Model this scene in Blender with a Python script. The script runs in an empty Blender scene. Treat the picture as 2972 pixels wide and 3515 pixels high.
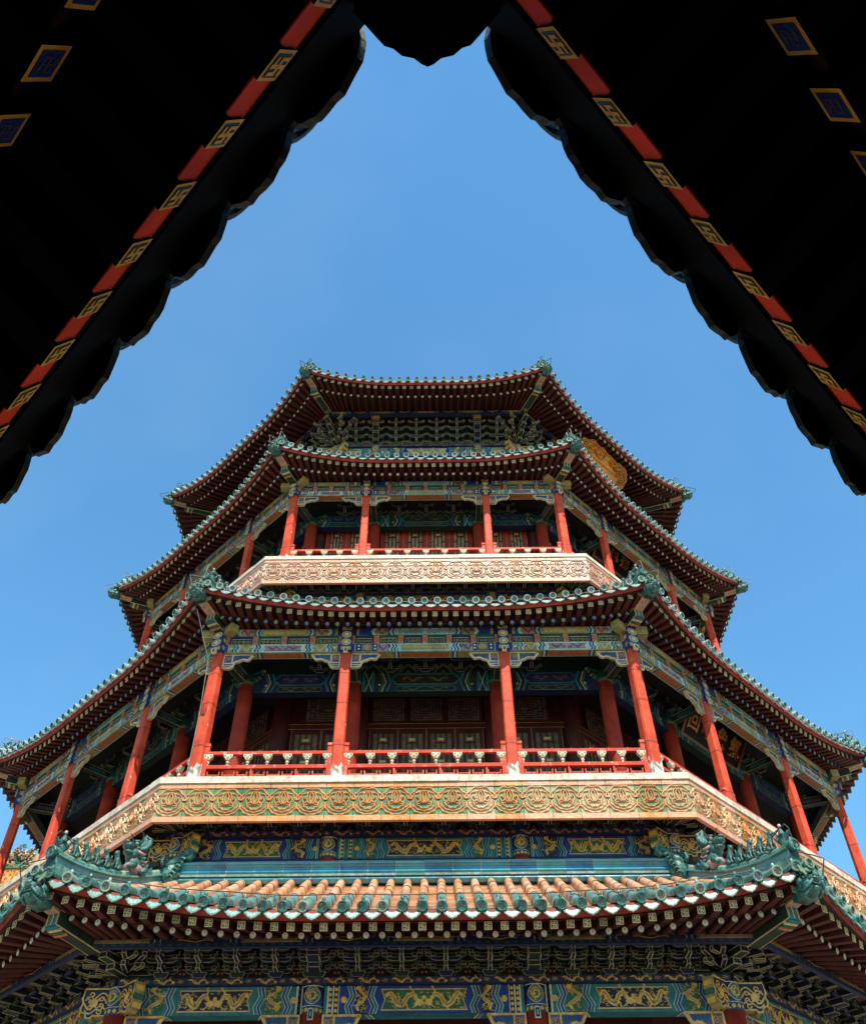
import bpy, bmesh, math, random
from math import sin, cos, tan, pi, radians, hypot, atan2, sqrt
from mathutils import Vector, Matrix
random.seed(7)
sc = bpy.context.scene
COL = sc.collection
# ------------------------------------------------------------------ camera, world, sun, exposure
cam = bpy.data.cameras.new('camera'); cam_o = bpy.data.objects.new('camera', cam); COL.objects.link(cam_o)
cam.sensor_fit = 'HORIZONTAL'; cam.sensor_width = 36; cam.lens = 38.0755
cam.clip_start = 0.05; cam.clip_end = 2000
_F = Vector((-0.0010871421, 0.6820905755, 0.7312668903)); _R = Vector((0.9999535363, 0.0077457787, -0.0057383031)); _U = Vector((0.0095782740, -0.7312266747, 0.6820673039))
_U = _R.cross(-_F).normalized() * -1 if _R.cross(-_F).dot(_U) < 0 else _R.cross(-_F).normalized()
_m = Matrix((( _R.x, _U.x, -_F.x), (_R.y, _U.y, -_F.y), (_R.z, _U.z, -_F.z))).to_4x4()
CAM = Vector((0.25322818, -30.0, 0.0))
_m.translation = CAM
cam_o.matrix_world = _m
sc.camera = cam_o
SUN_EL, SUN_AZ = radians(55), radians(12)        # azimuth to the right of "behind the camera"
w = bpy.data.worlds.new("World"); sc.world = w; w.use_nodes = True
nt = w.node_tree; bg = nt.nodes['Background']
sky = nt.nodes.new('ShaderNodeTexSky'); sky.sky_type = 'NISHITA'; sky.sun_disc = False
sky.sun_elevation = SUN_EL; sky.sun_rotation = pi - SUN_AZ; sky.altitude = 60; sky.air_density = 1.3; sky.dust_density = 0.0; sky.ozone_density = 6.5
tint = nt.nodes.new('ShaderNodeMix'); tint.data_type = 'RGBA'; tint.blend_type = 'MULTIPLY'; tint.inputs['Factor'].default_value = 1; tint.inputs['B'].default_value = (.60, .93, .92, 1)
nt.links.new(sky.outputs[0], tint.inputs['A']); sn_ = nt.nodes.new('ShaderNodeTexNoise'); sn_.inputs['Scale'].default_value = 2.6; sn_.inputs['Detail'].default_value = 4; stc = nt.nodes.new('ShaderNodeTexCoord'); nt.links.new(stc.outputs['Generated'], sn_.inputs['Vector'])
smr = nt.nodes.new('ShaderNodeMapRange'); smr.inputs['From Min'].default_value = .45; smr.inputs['From Max'].default_value = .75; smr.inputs['To Min'].default_value = 0; smr.inputs['To Max'].default_value = .06; nt.links.new(sn_.outputs['Fac'], smr.inputs['Value'])
veil = nt.nodes.new('ShaderNodeMix'); veil.data_type = 'RGBA'; nt.links.new(smr.outputs[0], veil.inputs['Factor']); nt.links.new(tint.outputs['Result'], veil.inputs['A']); veil.inputs['B'].default_value = (4.2, 4.6, 5.0, 1); nt.links.new(veil.outputs['Result'], bg.inputs[0]); bg.inputs[1].default_value = 0.15
sun = bpy.data.lights.new('sun', 'SUN'); sun.energy = 4.9; sun.angle = radians(0.5); sun.color = (1.0, 0.90, 0.74)
so = bpy.data.objects.new('sun', sun); COL.objects.link(so)
sd = Vector((sin(SUN_AZ)*cos(SUN_EL), -cos(SUN_AZ)*cos(SUN_EL), sin(SUN_EL)))
so.rotation_euler = sd.to_track_quat('Z', 'Y').to_euler()
sc.view_settings.view_transform = 'Standard'; sc.view_settings.look = 'None'; sc.view_settings.exposure = 0.88; sc.view_settings.gamma = 1
sc.cycles.max_bounces = 6; sc.cycles.diffuse_bounces = 3; sc.cycles.glossy_bounces = 3
# ------------------------------------------------------------------ materials
def hx(h):
    h = h.lstrip('#'); r = []
    for i in (0, 2, 4):
        c = int(h[i:i+2], 16)/255; r.append(.78*(c/12.92 if c <= .04045 else ((c+.055)/1.055)**2.4))
    return tuple(r) + (1.0,)
MATS = {}
def M(name, col, col2=None, rough=.6, scale=5., bump=0., col3=None, rv=0., spec=.4, coat=0., thr=.45, bscale=None, metal=0., dirt=.75):
    m = bpy.data.materials.new(name); m.use_nodes = True; t = m.node_tree; N = t.nodes; L = t.links
    p = N['Principled BSDF']; p.inputs['Roughness'].default_value = rough; p.inputs['Specular IOR Level'].default_value = spec
    p.inputs['Metallic'].default_value = metal
    if coat: p.inputs['Coat Weight'].default_value = coat; p.inputs['Coat Roughness'].default_value = .15
    tc = N.new('ShaderNodeTexCoord')
    nz = N.new('ShaderNodeTexNoise'); nz.inputs['Scale'].default_value = scale; nz.inputs['Detail'].default_value = 6; nz.inputs['Roughness'].default_value = .65
    L.new(tc.outputs['Object'], nz.inputs['Vector'])
    c1 = hx(col); c2 = hx(col2) if col2 else tuple(x*.75 for x in c1[:3]) + (1,)
    r = N.new('ShaderNodeValToRGB'); r.color_ramp.elements[0].position = thr-.1; r.color_ramp.elements[1].position = thr+.15
    r.color_ramp.elements[0].color = c2; r.color_ramp.elements[1].color = c1
    L.new(nz.outputs['Fac'], r.inputs['Fac']); out = r.outputs['Color']
    if col3:
        at = N.new('ShaderNodeAttribute'); at.attribute_name = 'rnd'
        mx = N.new('ShaderNodeMix'); mx.data_type = 'RGBA'; mr = N.new('ShaderNodeMapRange')
        mr.inputs['From Min'].default_value = 1-rv; mr.inputs['From Max'].default_value = 1.0; mr.inputs['To Max'].default_value = .9
        L.new(at.outputs['Fac'], mr.inputs['Value']); L.new(mr.outputs[0], mx.inputs['Factor']); L.new(out, mx.inputs['A']); mx.inputs['B'].default_value = hx(col3); out = mx.outputs['Result']
    dn = N.new('ShaderNodeTexNoise'); dn.inputs['Scale'].default_value = 2.3; dn.inputs['Detail'].default_value = 8; dn.inputs['Roughness'].default_value = .7
    mpd = N.new('ShaderNodeMapping'); mpd.inputs['Scale'].default_value = (1, 1, .5); L.new(tc.outputs['Object'], mpd.inputs[0]); L.new(mpd.outputs[0], dn.inputs['Vector'])
    dr = N.new('ShaderNodeValToRGB'); dr.color_ramp.elements[0].position = .36; dr.color_ramp.elements[1].position = .56; dr.color_ramp.elements[0].color = (.62, .59, .55, 1); dr.color_ramp.elements[1].color = (1, 1, 1, 1)
    L.new(dn.outputs['Fac'], dr.inputs[0]); dm = N.new('ShaderNodeMix'); dm.data_type = 'RGBA'; dm.blend_type = 'MULTIPLY'; dm.inputs['Factor'].default_value = dirt
    L.new(out, dm.inputs['A']); L.new(dr.outputs[0], dm.inputs['B']); out = dm.outputs['Result']
    L.new(out, p.inputs['Base Color'])
    if bump:
        b = N.new('ShaderNodeBump'); b.inputs['Strength'].default_value = bump; b.inputs['Distance'].default_value = .03
        n2 = N.new('ShaderNodeTexNoise'); n2.inputs['Scale'].default_value = bscale or scale*3; n2.inputs['Detail'].default_value = 5
        L.new(tc.outputs['Object'], n2.inputs['Vector']); L.new(n2.outputs['Fac'], b.inputs['Height']); L.new(b.outputs[0], p.inputs['Normal'])
    MATS[name] = m; return m
M('red_paint', '#bb412a', '#a0301e', .6, 4, .15, spec=.15)
M('red_board', '#b43322', '#92271a', .55, 5, .1)
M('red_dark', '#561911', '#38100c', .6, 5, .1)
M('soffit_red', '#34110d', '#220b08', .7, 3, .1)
M('rail_red', '#ce452c', '#c8b9ac', .6, 7, .1, thr=.3, spec=.15)
M('gold', '#f0b850', '#c48c34', .42, 14, .1, spec=.6)
M('gold_pale', '#e8cf98', '#c4a66c', .55, 14, .1)
M('cream', '#e6d9b4', '#c9b88c', .6, 12)
M('cream_line', '#b9ae88', '#8f8560', .6, 12)
M('white_line', '#d6d6c8', '#b0b0a0', .6, 12)
M('blue', '#19378a', '#122a68', .55, 9)
M('blue_deep', '#14234f', '#0d1736', .6, 9)
M('navy', '#1a1c3c', '#12132a', .6, 9)
M('teal', '#2c7678', '#1f585e', .55, 9)
M('teal_lt', '#9fc4b4', '#7fa898', .6, 9)
M('green', '#2c6a4a', '#1f4a36', .6, 9)
M('green_dark', '#1a3426', '#10221a', .65, 9)
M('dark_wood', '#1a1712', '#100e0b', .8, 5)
M('olive', '#a39457', '#857540', .6, 16)
M('orange_flower', '#c98a5c', '#b06c4a', .6, 18)
M('orange_soffit', '#b06a3a', '#8c4c34', .6, 14)
M('purple', '#6a5a78', '#4c3f58', .6, 14)
M('pink', '#b89a98', '#8a6a72', .6, 18)
M('glaze_teal', '#5a9688', '#20504a', .32, 11, .4, spec=.4, col3='#9ab4a0', rv=.45, thr=.48)
M('glaze_blue', '#2a8ca2', '#176a92', .2, 2.5, .15, spec=.7, col3='#4aa8ac', rv=.8)
M('cap_pale', '#aec4bc', '#7c9a90', .4, 14, .3, spec=.3, col3='#6f8f88', rv=.7)
M('gal_mid', '#454037', '#2a2722', .6, 10, .2)
M('glaze_pale', '#86a088', '#5a7c68', .5, 16, .35, spec=.2, col3='#4f7464', rv=.8)
M('glaze_steel', '#5f95a0', '#8aa69c', .28, 11, .25, spec=.5, col3='#58998c', rv=.5)
M('beast_teal', '#467a70', '#163a38', .34, 11, .7, spec=.4)
M('cap_dark', '#20403e', '#132a2a', .4, 20, .3)
M('cap_face', '#9dbcb0', '#6c8f84', .4, 26, .5, col3='#d8b09c', rv=.35)
M('orange_tile', '#d98f4c', '#e2b08c', .28, 8, .3, col3='#e6bca0', rv=.85, spec=.5)
M('pan_tile', '#dd9a60', '#d6a884', .4, 5, .2, col3='#e6c4a4', rv=.7)
M('fas_orange', '#d8863a', '#d29656', .32, 9, .35, col3='#deb488', rv=.75)
M('fas_green', '#2f7a4c', '#6a9460', .32, 6, .3, col3='#c2aa7c', rv=.6)
M('fas_strip', '#d4883a', '#d8a070', .35, 6, .35, col3='#e0a88c', rv=.8)
M('fas_orange_p', '#cc8a58', '#cf9c80', .42, 9, .35, col3='#dcb4a0', rv=.8)  # upper-deck set: strong sun's wash-out and weathering both in the paler colour
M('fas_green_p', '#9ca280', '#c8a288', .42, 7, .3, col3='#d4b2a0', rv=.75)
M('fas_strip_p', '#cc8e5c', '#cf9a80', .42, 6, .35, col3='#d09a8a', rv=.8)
M('coping', '#e2d6c0', '#b3a288', .6, 7, .25, thr=.4)
M('paper', '#7c7262', '#5a5244', .8, 5)  # lower-storey panes, their shade put into the colour
M('paper_lit', '#b09c78', '#8a785a', .8, 5)  # the same panes painted lighter for the brighter upper storey
M('wire', '#5a5a56', '#3d3d3a', .5, 20, metal=.6)
M('wire_pale', '#a8a49a', '#7c7870', .5, 20, metal=.4)
M('stone_ground', '#b8b0a2', '#a49c8e', .85, .8, .2)
M('hill_green', '#3c4a2c', '#2c3a20', .9, .3)
M('gal_shade_black', '#0d0c0b', '#070706', .9, 4, spec=.1)  # deep eave shade put into the colour; the timber itself is green
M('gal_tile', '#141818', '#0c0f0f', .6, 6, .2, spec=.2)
M('gal_red', '#ff421a', '#e83a16', .7, 5, .1, spec=.1)  # brighter, warmer red: bounce light from the court is in the colour
M('gal_gold', '#ffb84c', '#e89a38', .6, 14, .1, spec=.1)  # gilding likewise carries that warm bounce in its colour
M('gal_edge', '#8a9a92', '#5f6c66', .5, 12, .2)
M('plaque_black', '#0d0e12', '#090a0d', .6, 4, spec=.15)
M('plaque_frame', '#6e3f1c', '#4f2a14', .45, 10, .2)
M('plaque_gold', '#bd7a2e', '#9c5f20', .45, 10, .15)
M('carved_gold', '#f09a30', '#b8641a', .42, 16, .6)
M('lattice_tile', '#d9a04a', '#c07c30', .5, 3, .2)
M('flower_mix', '#6a8f58', '#c07a48', .6, 3.5, .3, thr=.5)
M('figure_pink', '#b08a88', '#8f6a6c', .6, 5)
# weathered column paint: peeling, grey timber near the foot
def column_mat(name, h0, h1):
    m = M(name, '#dc583a', '#c6432a', .6, 3, .3, spec=.15); t = m.node_tree; N = t.nodes; L = t.links; p = N['Principled BSDF']
    src = p.inputs['Base Color'].links[0].from_socket
    tc = N.new('ShaderNodeTexCoord'); sx = N.new('ShaderNodeSeparateXYZ'); L.new(tc.outputs['Object'], sx.inputs[0])
    mr = N.new('ShaderNodeMapRange'); mr.inputs['From Min'].default_value = h1; mr.inputs['From Max'].default_value = h0; L.new(sx.outputs['Z'], mr.inputs['Value'])
    nz = N.new('ShaderNodeTexNoise'); nz.inputs['Scale'].default_value = 7; nz.inputs['Detail'].default_value = 7
    mp = N.new('ShaderNodeMapping'); mp.inputs['Scale'].default_value = (1, 1, .45); L.new(tc.outputs['Object'], mp.inputs[0]); L.new(mp.outputs[0], nz.inputs['Vector'])
    ad = N.new('ShaderNodeMath'); ad.operation = 'ADD'; L.new(nz.outputs['Fac'], ad.inputs[0]); L.new(mr.outputs[0], ad.inputs[1])
    rp = N.new('ShaderNodeValToRGB'); rp.color_ramp.elements[0].position = .70; rp.color_ramp.elements[1].position = .72
    L.new(ad.outputs[0], rp.inputs[0])
    n3 = N.new('ShaderNodeTexNoise'); n3.inputs['Scale'].default_value = 9; L.new(mp.outputs[0], n3.inputs['Vector'])
    r3 = N.new('ShaderNodeValToRGB'); r3.color_ramp.elements[0].color = hx('#8d7f72'); r3.color_ramp.elements[1].color = hx('#e0d8cc'); r3.color_ramp.elements[0].position = .4; r3.color_ramp.elements[1].position = .55
    L.new(n3.outputs['Fac'], r3.inputs[0])
    mx = N.new('ShaderNodeMix'); mx.data_type = 'RGBA'; L.new(rp.outputs[0], mx.inputs['Factor']); L.new(src, mx.inputs['A']); L.new(r3.outputs[0], mx.inputs['B'])
    L.new(mx.outputs['Result'], p.inputs['Base Color'])
column_mat('column_paint', 0.05, .95)
# ------------------------------------------------------------------ mesh builder (facet space: u right, n outwards, z up -> x=u, y=-n)
class MB:
    def __init__(s): s.v = []; s.f = []; s.m = []; s.r = []; s.mats = []; s.rnd = 0.; s.sm = []; s.smooth = False; s.X = None
    def mi(s, name):
        if name not in s.mats: s.mats.append(name)
        return s.mats.index(name)
    def add(s, pts, faces, mat):
        b = len(s.v); k = s.mi(mat)
        if s.X is not None: pts = [s.X @ Vector(p) for p in pts]
        s.v += [tuple(p) for p in pts]
        for f in faces: s.f.append([b+i for i in f]); s.m.append(k); s.r.append(s.rnd); s.sm.append(s.smooth)
    def poly(s, pts, mat): s.add(pts, [list(range(len(pts)))], mat)
    def box(s, x0, x1, y0, y1, z0, z1, mat):
        s.add([(x0,y0,z0),(x1,y0,z0),(x1,y1,z0),(x0,y1,z0),(x0,y0,z1),(x1,y0,z1),(x1,y1,z1),(x0,y1,z1)],
              [(3,2,1,0),(4,5,6,7),(0,1,5,4),(1,2,6,5),(2,3,7,6),(3,0,4,7)], mat)
    def fbox(s, u0, u1, n0, n1, z0, z1, mat): s.box(u0, u1, -n1, -n0, z0, z1, mat)
    def bar(s, a, b, w, h, mat, up=(0,0,1), mat_end=None):
        """box along a->b, w across, h along up"""
        a = Vector(a); b = Vector(b); t = (b-a).normalized(); x = t.cross(Vector(up)).normalized(); y = x.cross(t).normalized()
        P = []
        for c in (a, b): P += [c-x*w/2-y*h/2, c+x*w/2-y*h/2, c+x*w/2+y*h/2, c-x*w/2+y*h/2]
        s.add(P, [(0,1,5,4),(1,2,6,5),(2,3,7,6),(3,0,4,7)], mat)
        s.add(P, [(3,2,1,0),(4,5,6,7)], mat_end or mat)
        return P
    def tube(s, pts, r, mat, n=8, cap=True, r2=None):
        pts = [Vector(p) for p in pts]; K = len(pts); rs = r if isinstance(r, (list, tuple)) else [r]*K
        P = []; prev = None
        for i, p in enumerate(pts):
            t = (pts[min(i+1, K-1)]-pts[max(i-1, 0)])
            t = t.normalized() if t.length > 1e-9 else Vector((0,0,1))
            if prev is None:
                x = t.cross(Vector((0,0,1)));
                if x.length < 1e-3: x = t.cross(Vector((0,1,0)))
                x.normalize()
            else: x = (prev - t*prev.dot(t)).normalized()
            prev = x; y = t.cross(x)
            for j in range(n): a = 2*pi*j/n; P.append(p + (x*cos(a)+y*sin(a))*rs[i])
        F = [(i*n+j, i*n+(j+1)%n, (i+1)*n+(j+1)%n, (i+1)*n+j) for i in range(K-1) for j in range(n)]
        if cap: F += [list(range(n))[::-1], list(range((K-1)*n, K*n))]
        s.add(P, F, mat)
    def ell(s, c, rx, ry, rz, mat, nu=10, nv=6, rot=None):
        P = []; F = []
        for i in range(nv+1):
            th = pi*i/nv
            for j in range(nu):
                ph = 2*pi*j/nu; q = Vector((rx*sin(th)*cos(ph), ry*sin(th)*sin(ph), rz*cos(th)))
                if rot: q = rot @ q
                P.append(Vector(c)+q)
        for i in range(nv):
            for j in range(nu): F.append((i*nu+j, (i+1)*nu+j, (i+1)*nu+(j+1)%nu, i*nu+(j+1)%nu))
        s.add(P, F, mat)
    def extr(s, pts, d, mat, side=None):
        """extrude planar polygon pts (list of Vector) by vector d (front = pts + d)"""
        n = len(pts); d = Vector(d); P = [Vector(p) for p in pts]; Q = [p+d for p in P]
        s.add(P+Q, [list(range(n, 2*n))], mat); s.add(P+Q, [list(range(n))[::-1]], side or mat)
        s.add(P+Q, [(i, (i+1)%n, n+(i+1)%n, n+i) for i in range(n)], side or mat)
    def mesh(s, name):
        me = bpy.data.meshes.new(name); me.from_pydata(s.v, [], s.f)
        for m in s.mats: me.materials.append(MATS[m])
        me.polygons.foreach_set('material_index', s.m); me.polygons.foreach_set('use_smooth', s.sm)
        if any(s.r):
            a = me.attributes.new('rnd', 'FLOAT', 'FACE'); a.data.foreach_set('value', s.r)
        me.update(); return me
def empty(name, loc, label, cat, group=None):
    o = bpy.data.objects.new(name, None); COL.objects.link(o); o.location = loc; o['label'] = label; o['category'] = cat
    if group: o['group'] = group
    return o
def put(name, mb, parent=None, k=0, rot=None, label=None, kind=None, loc=None):
    me = mb if isinstance(mb, bpy.types.Mesh) else mb.mesh(name)
    o = bpy.data.objects.new(name, me); COL.objects.link(o)
    if parent is not None:
        o.parent = parent
        if parent.get('is_root'): o.location = (0, 0, 1.6)
    if loc is not None: o.location = loc
    o.rotation_euler.z = radians(45*k) if rot is None else rot
    if label: o['label'] = label
    if kind: o['kind'] = kind
    return o
def top(name, mb, label, cat, group=None, **kw):
    o = put(name, mb, None, **kw); o['label'] = label; o['category'] = cat
    if group: o['group'] = group
    return o
T8 = tan(pi/8)
tower = empty('octagonal_tower', (0, 0, -1.6), 'tall eight sided red and green pagoda tower with four tiled eaves, seen from below', 'pagoda')
tower['is_root'] = 1
FAC = (0, 1, -1, 2, -2)
# ------------------------------------------------------------------ flat painted ornament
class Paint:
    def __init__(s, mb, n, step=.003): s.mb = mb; s.n = n; s.st = step
    def P(s, pts, lay): return [(u, -(s.n+lay*s.st), z) for u, z in pts]
    def poly(s, pts, mat, lay=1):
        A = sum(pts[i][0]*pts[(i+1)%len(pts)][1]-pts[(i+1)%len(pts)][0]*pts[i][1] for i in range(len(pts)))
        s.mb.poly(s.P(pts if A > 0 else pts[::-1], lay), mat)
    def rect(s, u0, u1, z0, z1, mat, lay=1): s.poly([(u0,z0),(u1,z0),(u1,z1),(u0,z1)], mat, lay)
    cnt = 0
    def line(s, pts, wd, mat, lay=2, closed=False):
        Paint.cnt += 1; lay = lay+(Paint.cnt % 9)*.07; n = len(pts); L = []; R = []
        ws = wd if isinstance(wd, (list, tuple)) else [wd]*n
        for i in range(n):
            if closed: a = pts[i-1]; b = pts[(i+1)%n]
            else: a = pts[max(i-1,0)]; b = pts[min(i+1,n-1)]
            dx, dz = b[0]-a[0], b[1]-a[1]; l = hypot(dx,dz) or 1
            nx, nz = -dz/l*ws[i]/2, dx/l*ws[i]/2
            L.append((pts[i][0]+nx, pts[i][1]+nz)); R.append((pts[i][0]-nx, pts[i][1]-nz))
        V = s.P(L+R, lay); m = n if closed else n-1
        s.mb.add(V, [(n+i, n+(i+1)%n, (i+1)%n, i) for i in range(m)], mat)
    def dot(s, u, z, r, mat, lay=3, n=8, ry=None): s.poly([(u+r*cos(2*pi*i/n), z+(ry or r)*sin(2*pi*i/n)) for i in range(n)], mat, lay)
    def dragon(s, u, z, wd, ht, mat, lay=3, flip=1, waves=1.4, vert=False, seed=0, detail=True):
        rn = random.Random(seed*31+5); K = 40; B = []
        for i in range(K):
            t = i/(K-1); sn = sin(2*pi*waves*t + .4); B.append(((t-.5)*.86+.03*sin(4*pi*waves*t), .31*math.copysign(abs(sn)**.62, sn) * (1-.12*t)))
        def mp(a, b):
            if vert: return (u + flip*b*wd*1.1, z + a*ht)
            return (u + flip*a*wd, z + b*ht)
        q = min(wd, ht) if vert else ht; q = min(q, .55*max(wd, ht))
        wid = [q*(.09+.19*sin(pi*min(1, (i/(K-1))*.85+.14))) for i in range(K)]
        s.line([mp(*p) for p in B], wid, mat, lay)
        s.line([mp(*p) for p in B[4:-4]], [w_*.16 for w_ in wid[4:-4]], 'olive_dark', lay+1.2)
        hx_, hz_ = mp(*B[-1]); hr = q*.17
        s.poly([(hx_+hr*1.25*cos(2*pi*i/9)*(1+.25*(i%2)), hz_+hr*sin(2*pi*i/9)*(1+.25*(i%2))) for i in range(9)], mat, lay+.5)
        for k in (-1, 1): s.line([(hx_, hz_), (hx_-flip*hr*1.2, hz_+k*hr*1.1), (hx_-flip*hr*2.4, hz_+k*hr*1.7)], [q*.08, q*.06, q*.02], mat, lay+.7)
        for i, sd_ in ((9, -1), (14, 1), (23, -1), (31, 1)):
            px, pz = mp(*B[i]); dx = rn.uniform(-.5, .5)*q*.4; L = q*.30
            ex, ez = (px+dx, pz+sd_*L) if not vert else (px+sd_*L, pz+dx)
            s.line([(px, pz), ((px+ex)/2+q*.06, (pz+ez)/2), (ex, ez)], [q*.13, q*.10, q*.06], mat, lay+.3)
            for c in (-.7, 0, .7):
                an = atan2(ez-pz, ex-px)+c; s.line([(ex, ez), (ex+q*.14*cos(an), ez+q*.14*sin(an))], [q*.05, q*.015], mat, lay+.4)
        if detail:
            for i in range(26):
                a = rn.uniform(-.5, .5); b = rn.uniform(-.48, .48); px, pz = mp(a, b); e = q*rn.uniform(.06, .11)
                s.line([(px-e, pz-e*.2), (px-e*.3, pz+e*.4), (px+e*.3, pz-e*.3), (px+e, pz+e*.2)], [q*.012, q*.04, q*.04, q*.012], mat, lay-.6)
    def coil(s, u, z, r, mat, lay=3, ry=None):
        ry = ry or r; pts = [(u+r*(1-.62*j/22)*cos(.6+j*.42)*.86, z+ry*(1-.62*j/22)*sin(.6+j*.42)*.86) for j in range(23)]
        s.line(pts, [r*(.06+.26*min(1, j/9)*(1-.3*j/22)) for j in range(23)], mat, lay); e = pts[-1]
        s.dot(e[0], e[1], r*.24, mat, lay+.4, 8)
        for j in (5, 9, 13, 17):
            p = pts[j]; a = atan2(p[1]-z, p[0]-u); L = r*.42
            s.line([p, (p[0]+L*cos(a+.5), p[1]+L*sin(a+.5))], [r*.16, r*.07], mat, lay+.2)
            for c in (-.5, .5): s.line([(p[0]+L*.8*cos(a+.5), p[1]+L*.8*sin(a+.5)), (p[0]+L*1.15*cos(a+.5+c), p[1]+L*1.15*sin(a+.5+c))], r*.06, mat, lay+.3)
    def vine(s, u0, u1, z0, z1, mat, lay=3, seed=0, wd=None):
        h = z1-z0; n = max(2, int(round((u1-u0)/(h*.75)))); st = (u1-u0)/n; wd = wd or h*.1
        pts = [(u0+(u1-u0)*i/(n*8), (z0+z1)/2+h*.27*sin(pi*i/8)) for i in range(n*8+1)]
        s.line(pts, wd, mat, lay)
        for i in range(n):
            c = (u0+st*(i+.5), (z0+z1)/2+(-.12 if i % 2 == 0 else .12)*h); r = h*.24
            s.line([(c[0]+r*(1-j/9)*cos(j*.9), c[1]+r*(1-j/9)*sin(j*.9)*(1 if i % 2 else -1)) for j in range(8)], wd*.9, mat, lay)
    def zig(s, u, z0, z1, amp, wd, mat, lay=2, d=1, lobes=2):
        sh = ((0, .45), (.26, 1), (.64, -.15), (1, .5)) if lobes == 2 else ((0, 0), (.5, 1), (1, 0))
        V = []
        for f, o in sh: x = u+d*amp*(o-.4); zz = z0+(z1-z0)*f; V += [(x-wd/2, zz), (x+wd/2, zz)]
        n = len(sh); s.mb.add(s.P(V, lay), [(2*i, 2*i+1, 2*i+3, 2*i+2) for i in range(n-1)], mat)
    def hexpanel(s, u, hw, z0, z1, cut, mat, border, lay=2, bw=.018):
        zc = (z0+z1)/2
        def shp(e): return [(u-hw+e+cut*.0, z0+e), (u+hw-e, z0+e), (u+hw-cut-e, zc), (u+hw-e, z1-e), (u-hw+e, z1-e), (u-hw+cut+e, zc)]
        def rows(e, mt, l):
            a = shp(e); s.poly([a[0], a[1], a[2], a[5]], mt, l); s.poly([a[5], a[2], a[3], a[4]], mt, l)
        rows(0, border, lay); rows(bw, mat, lay+1)
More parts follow.
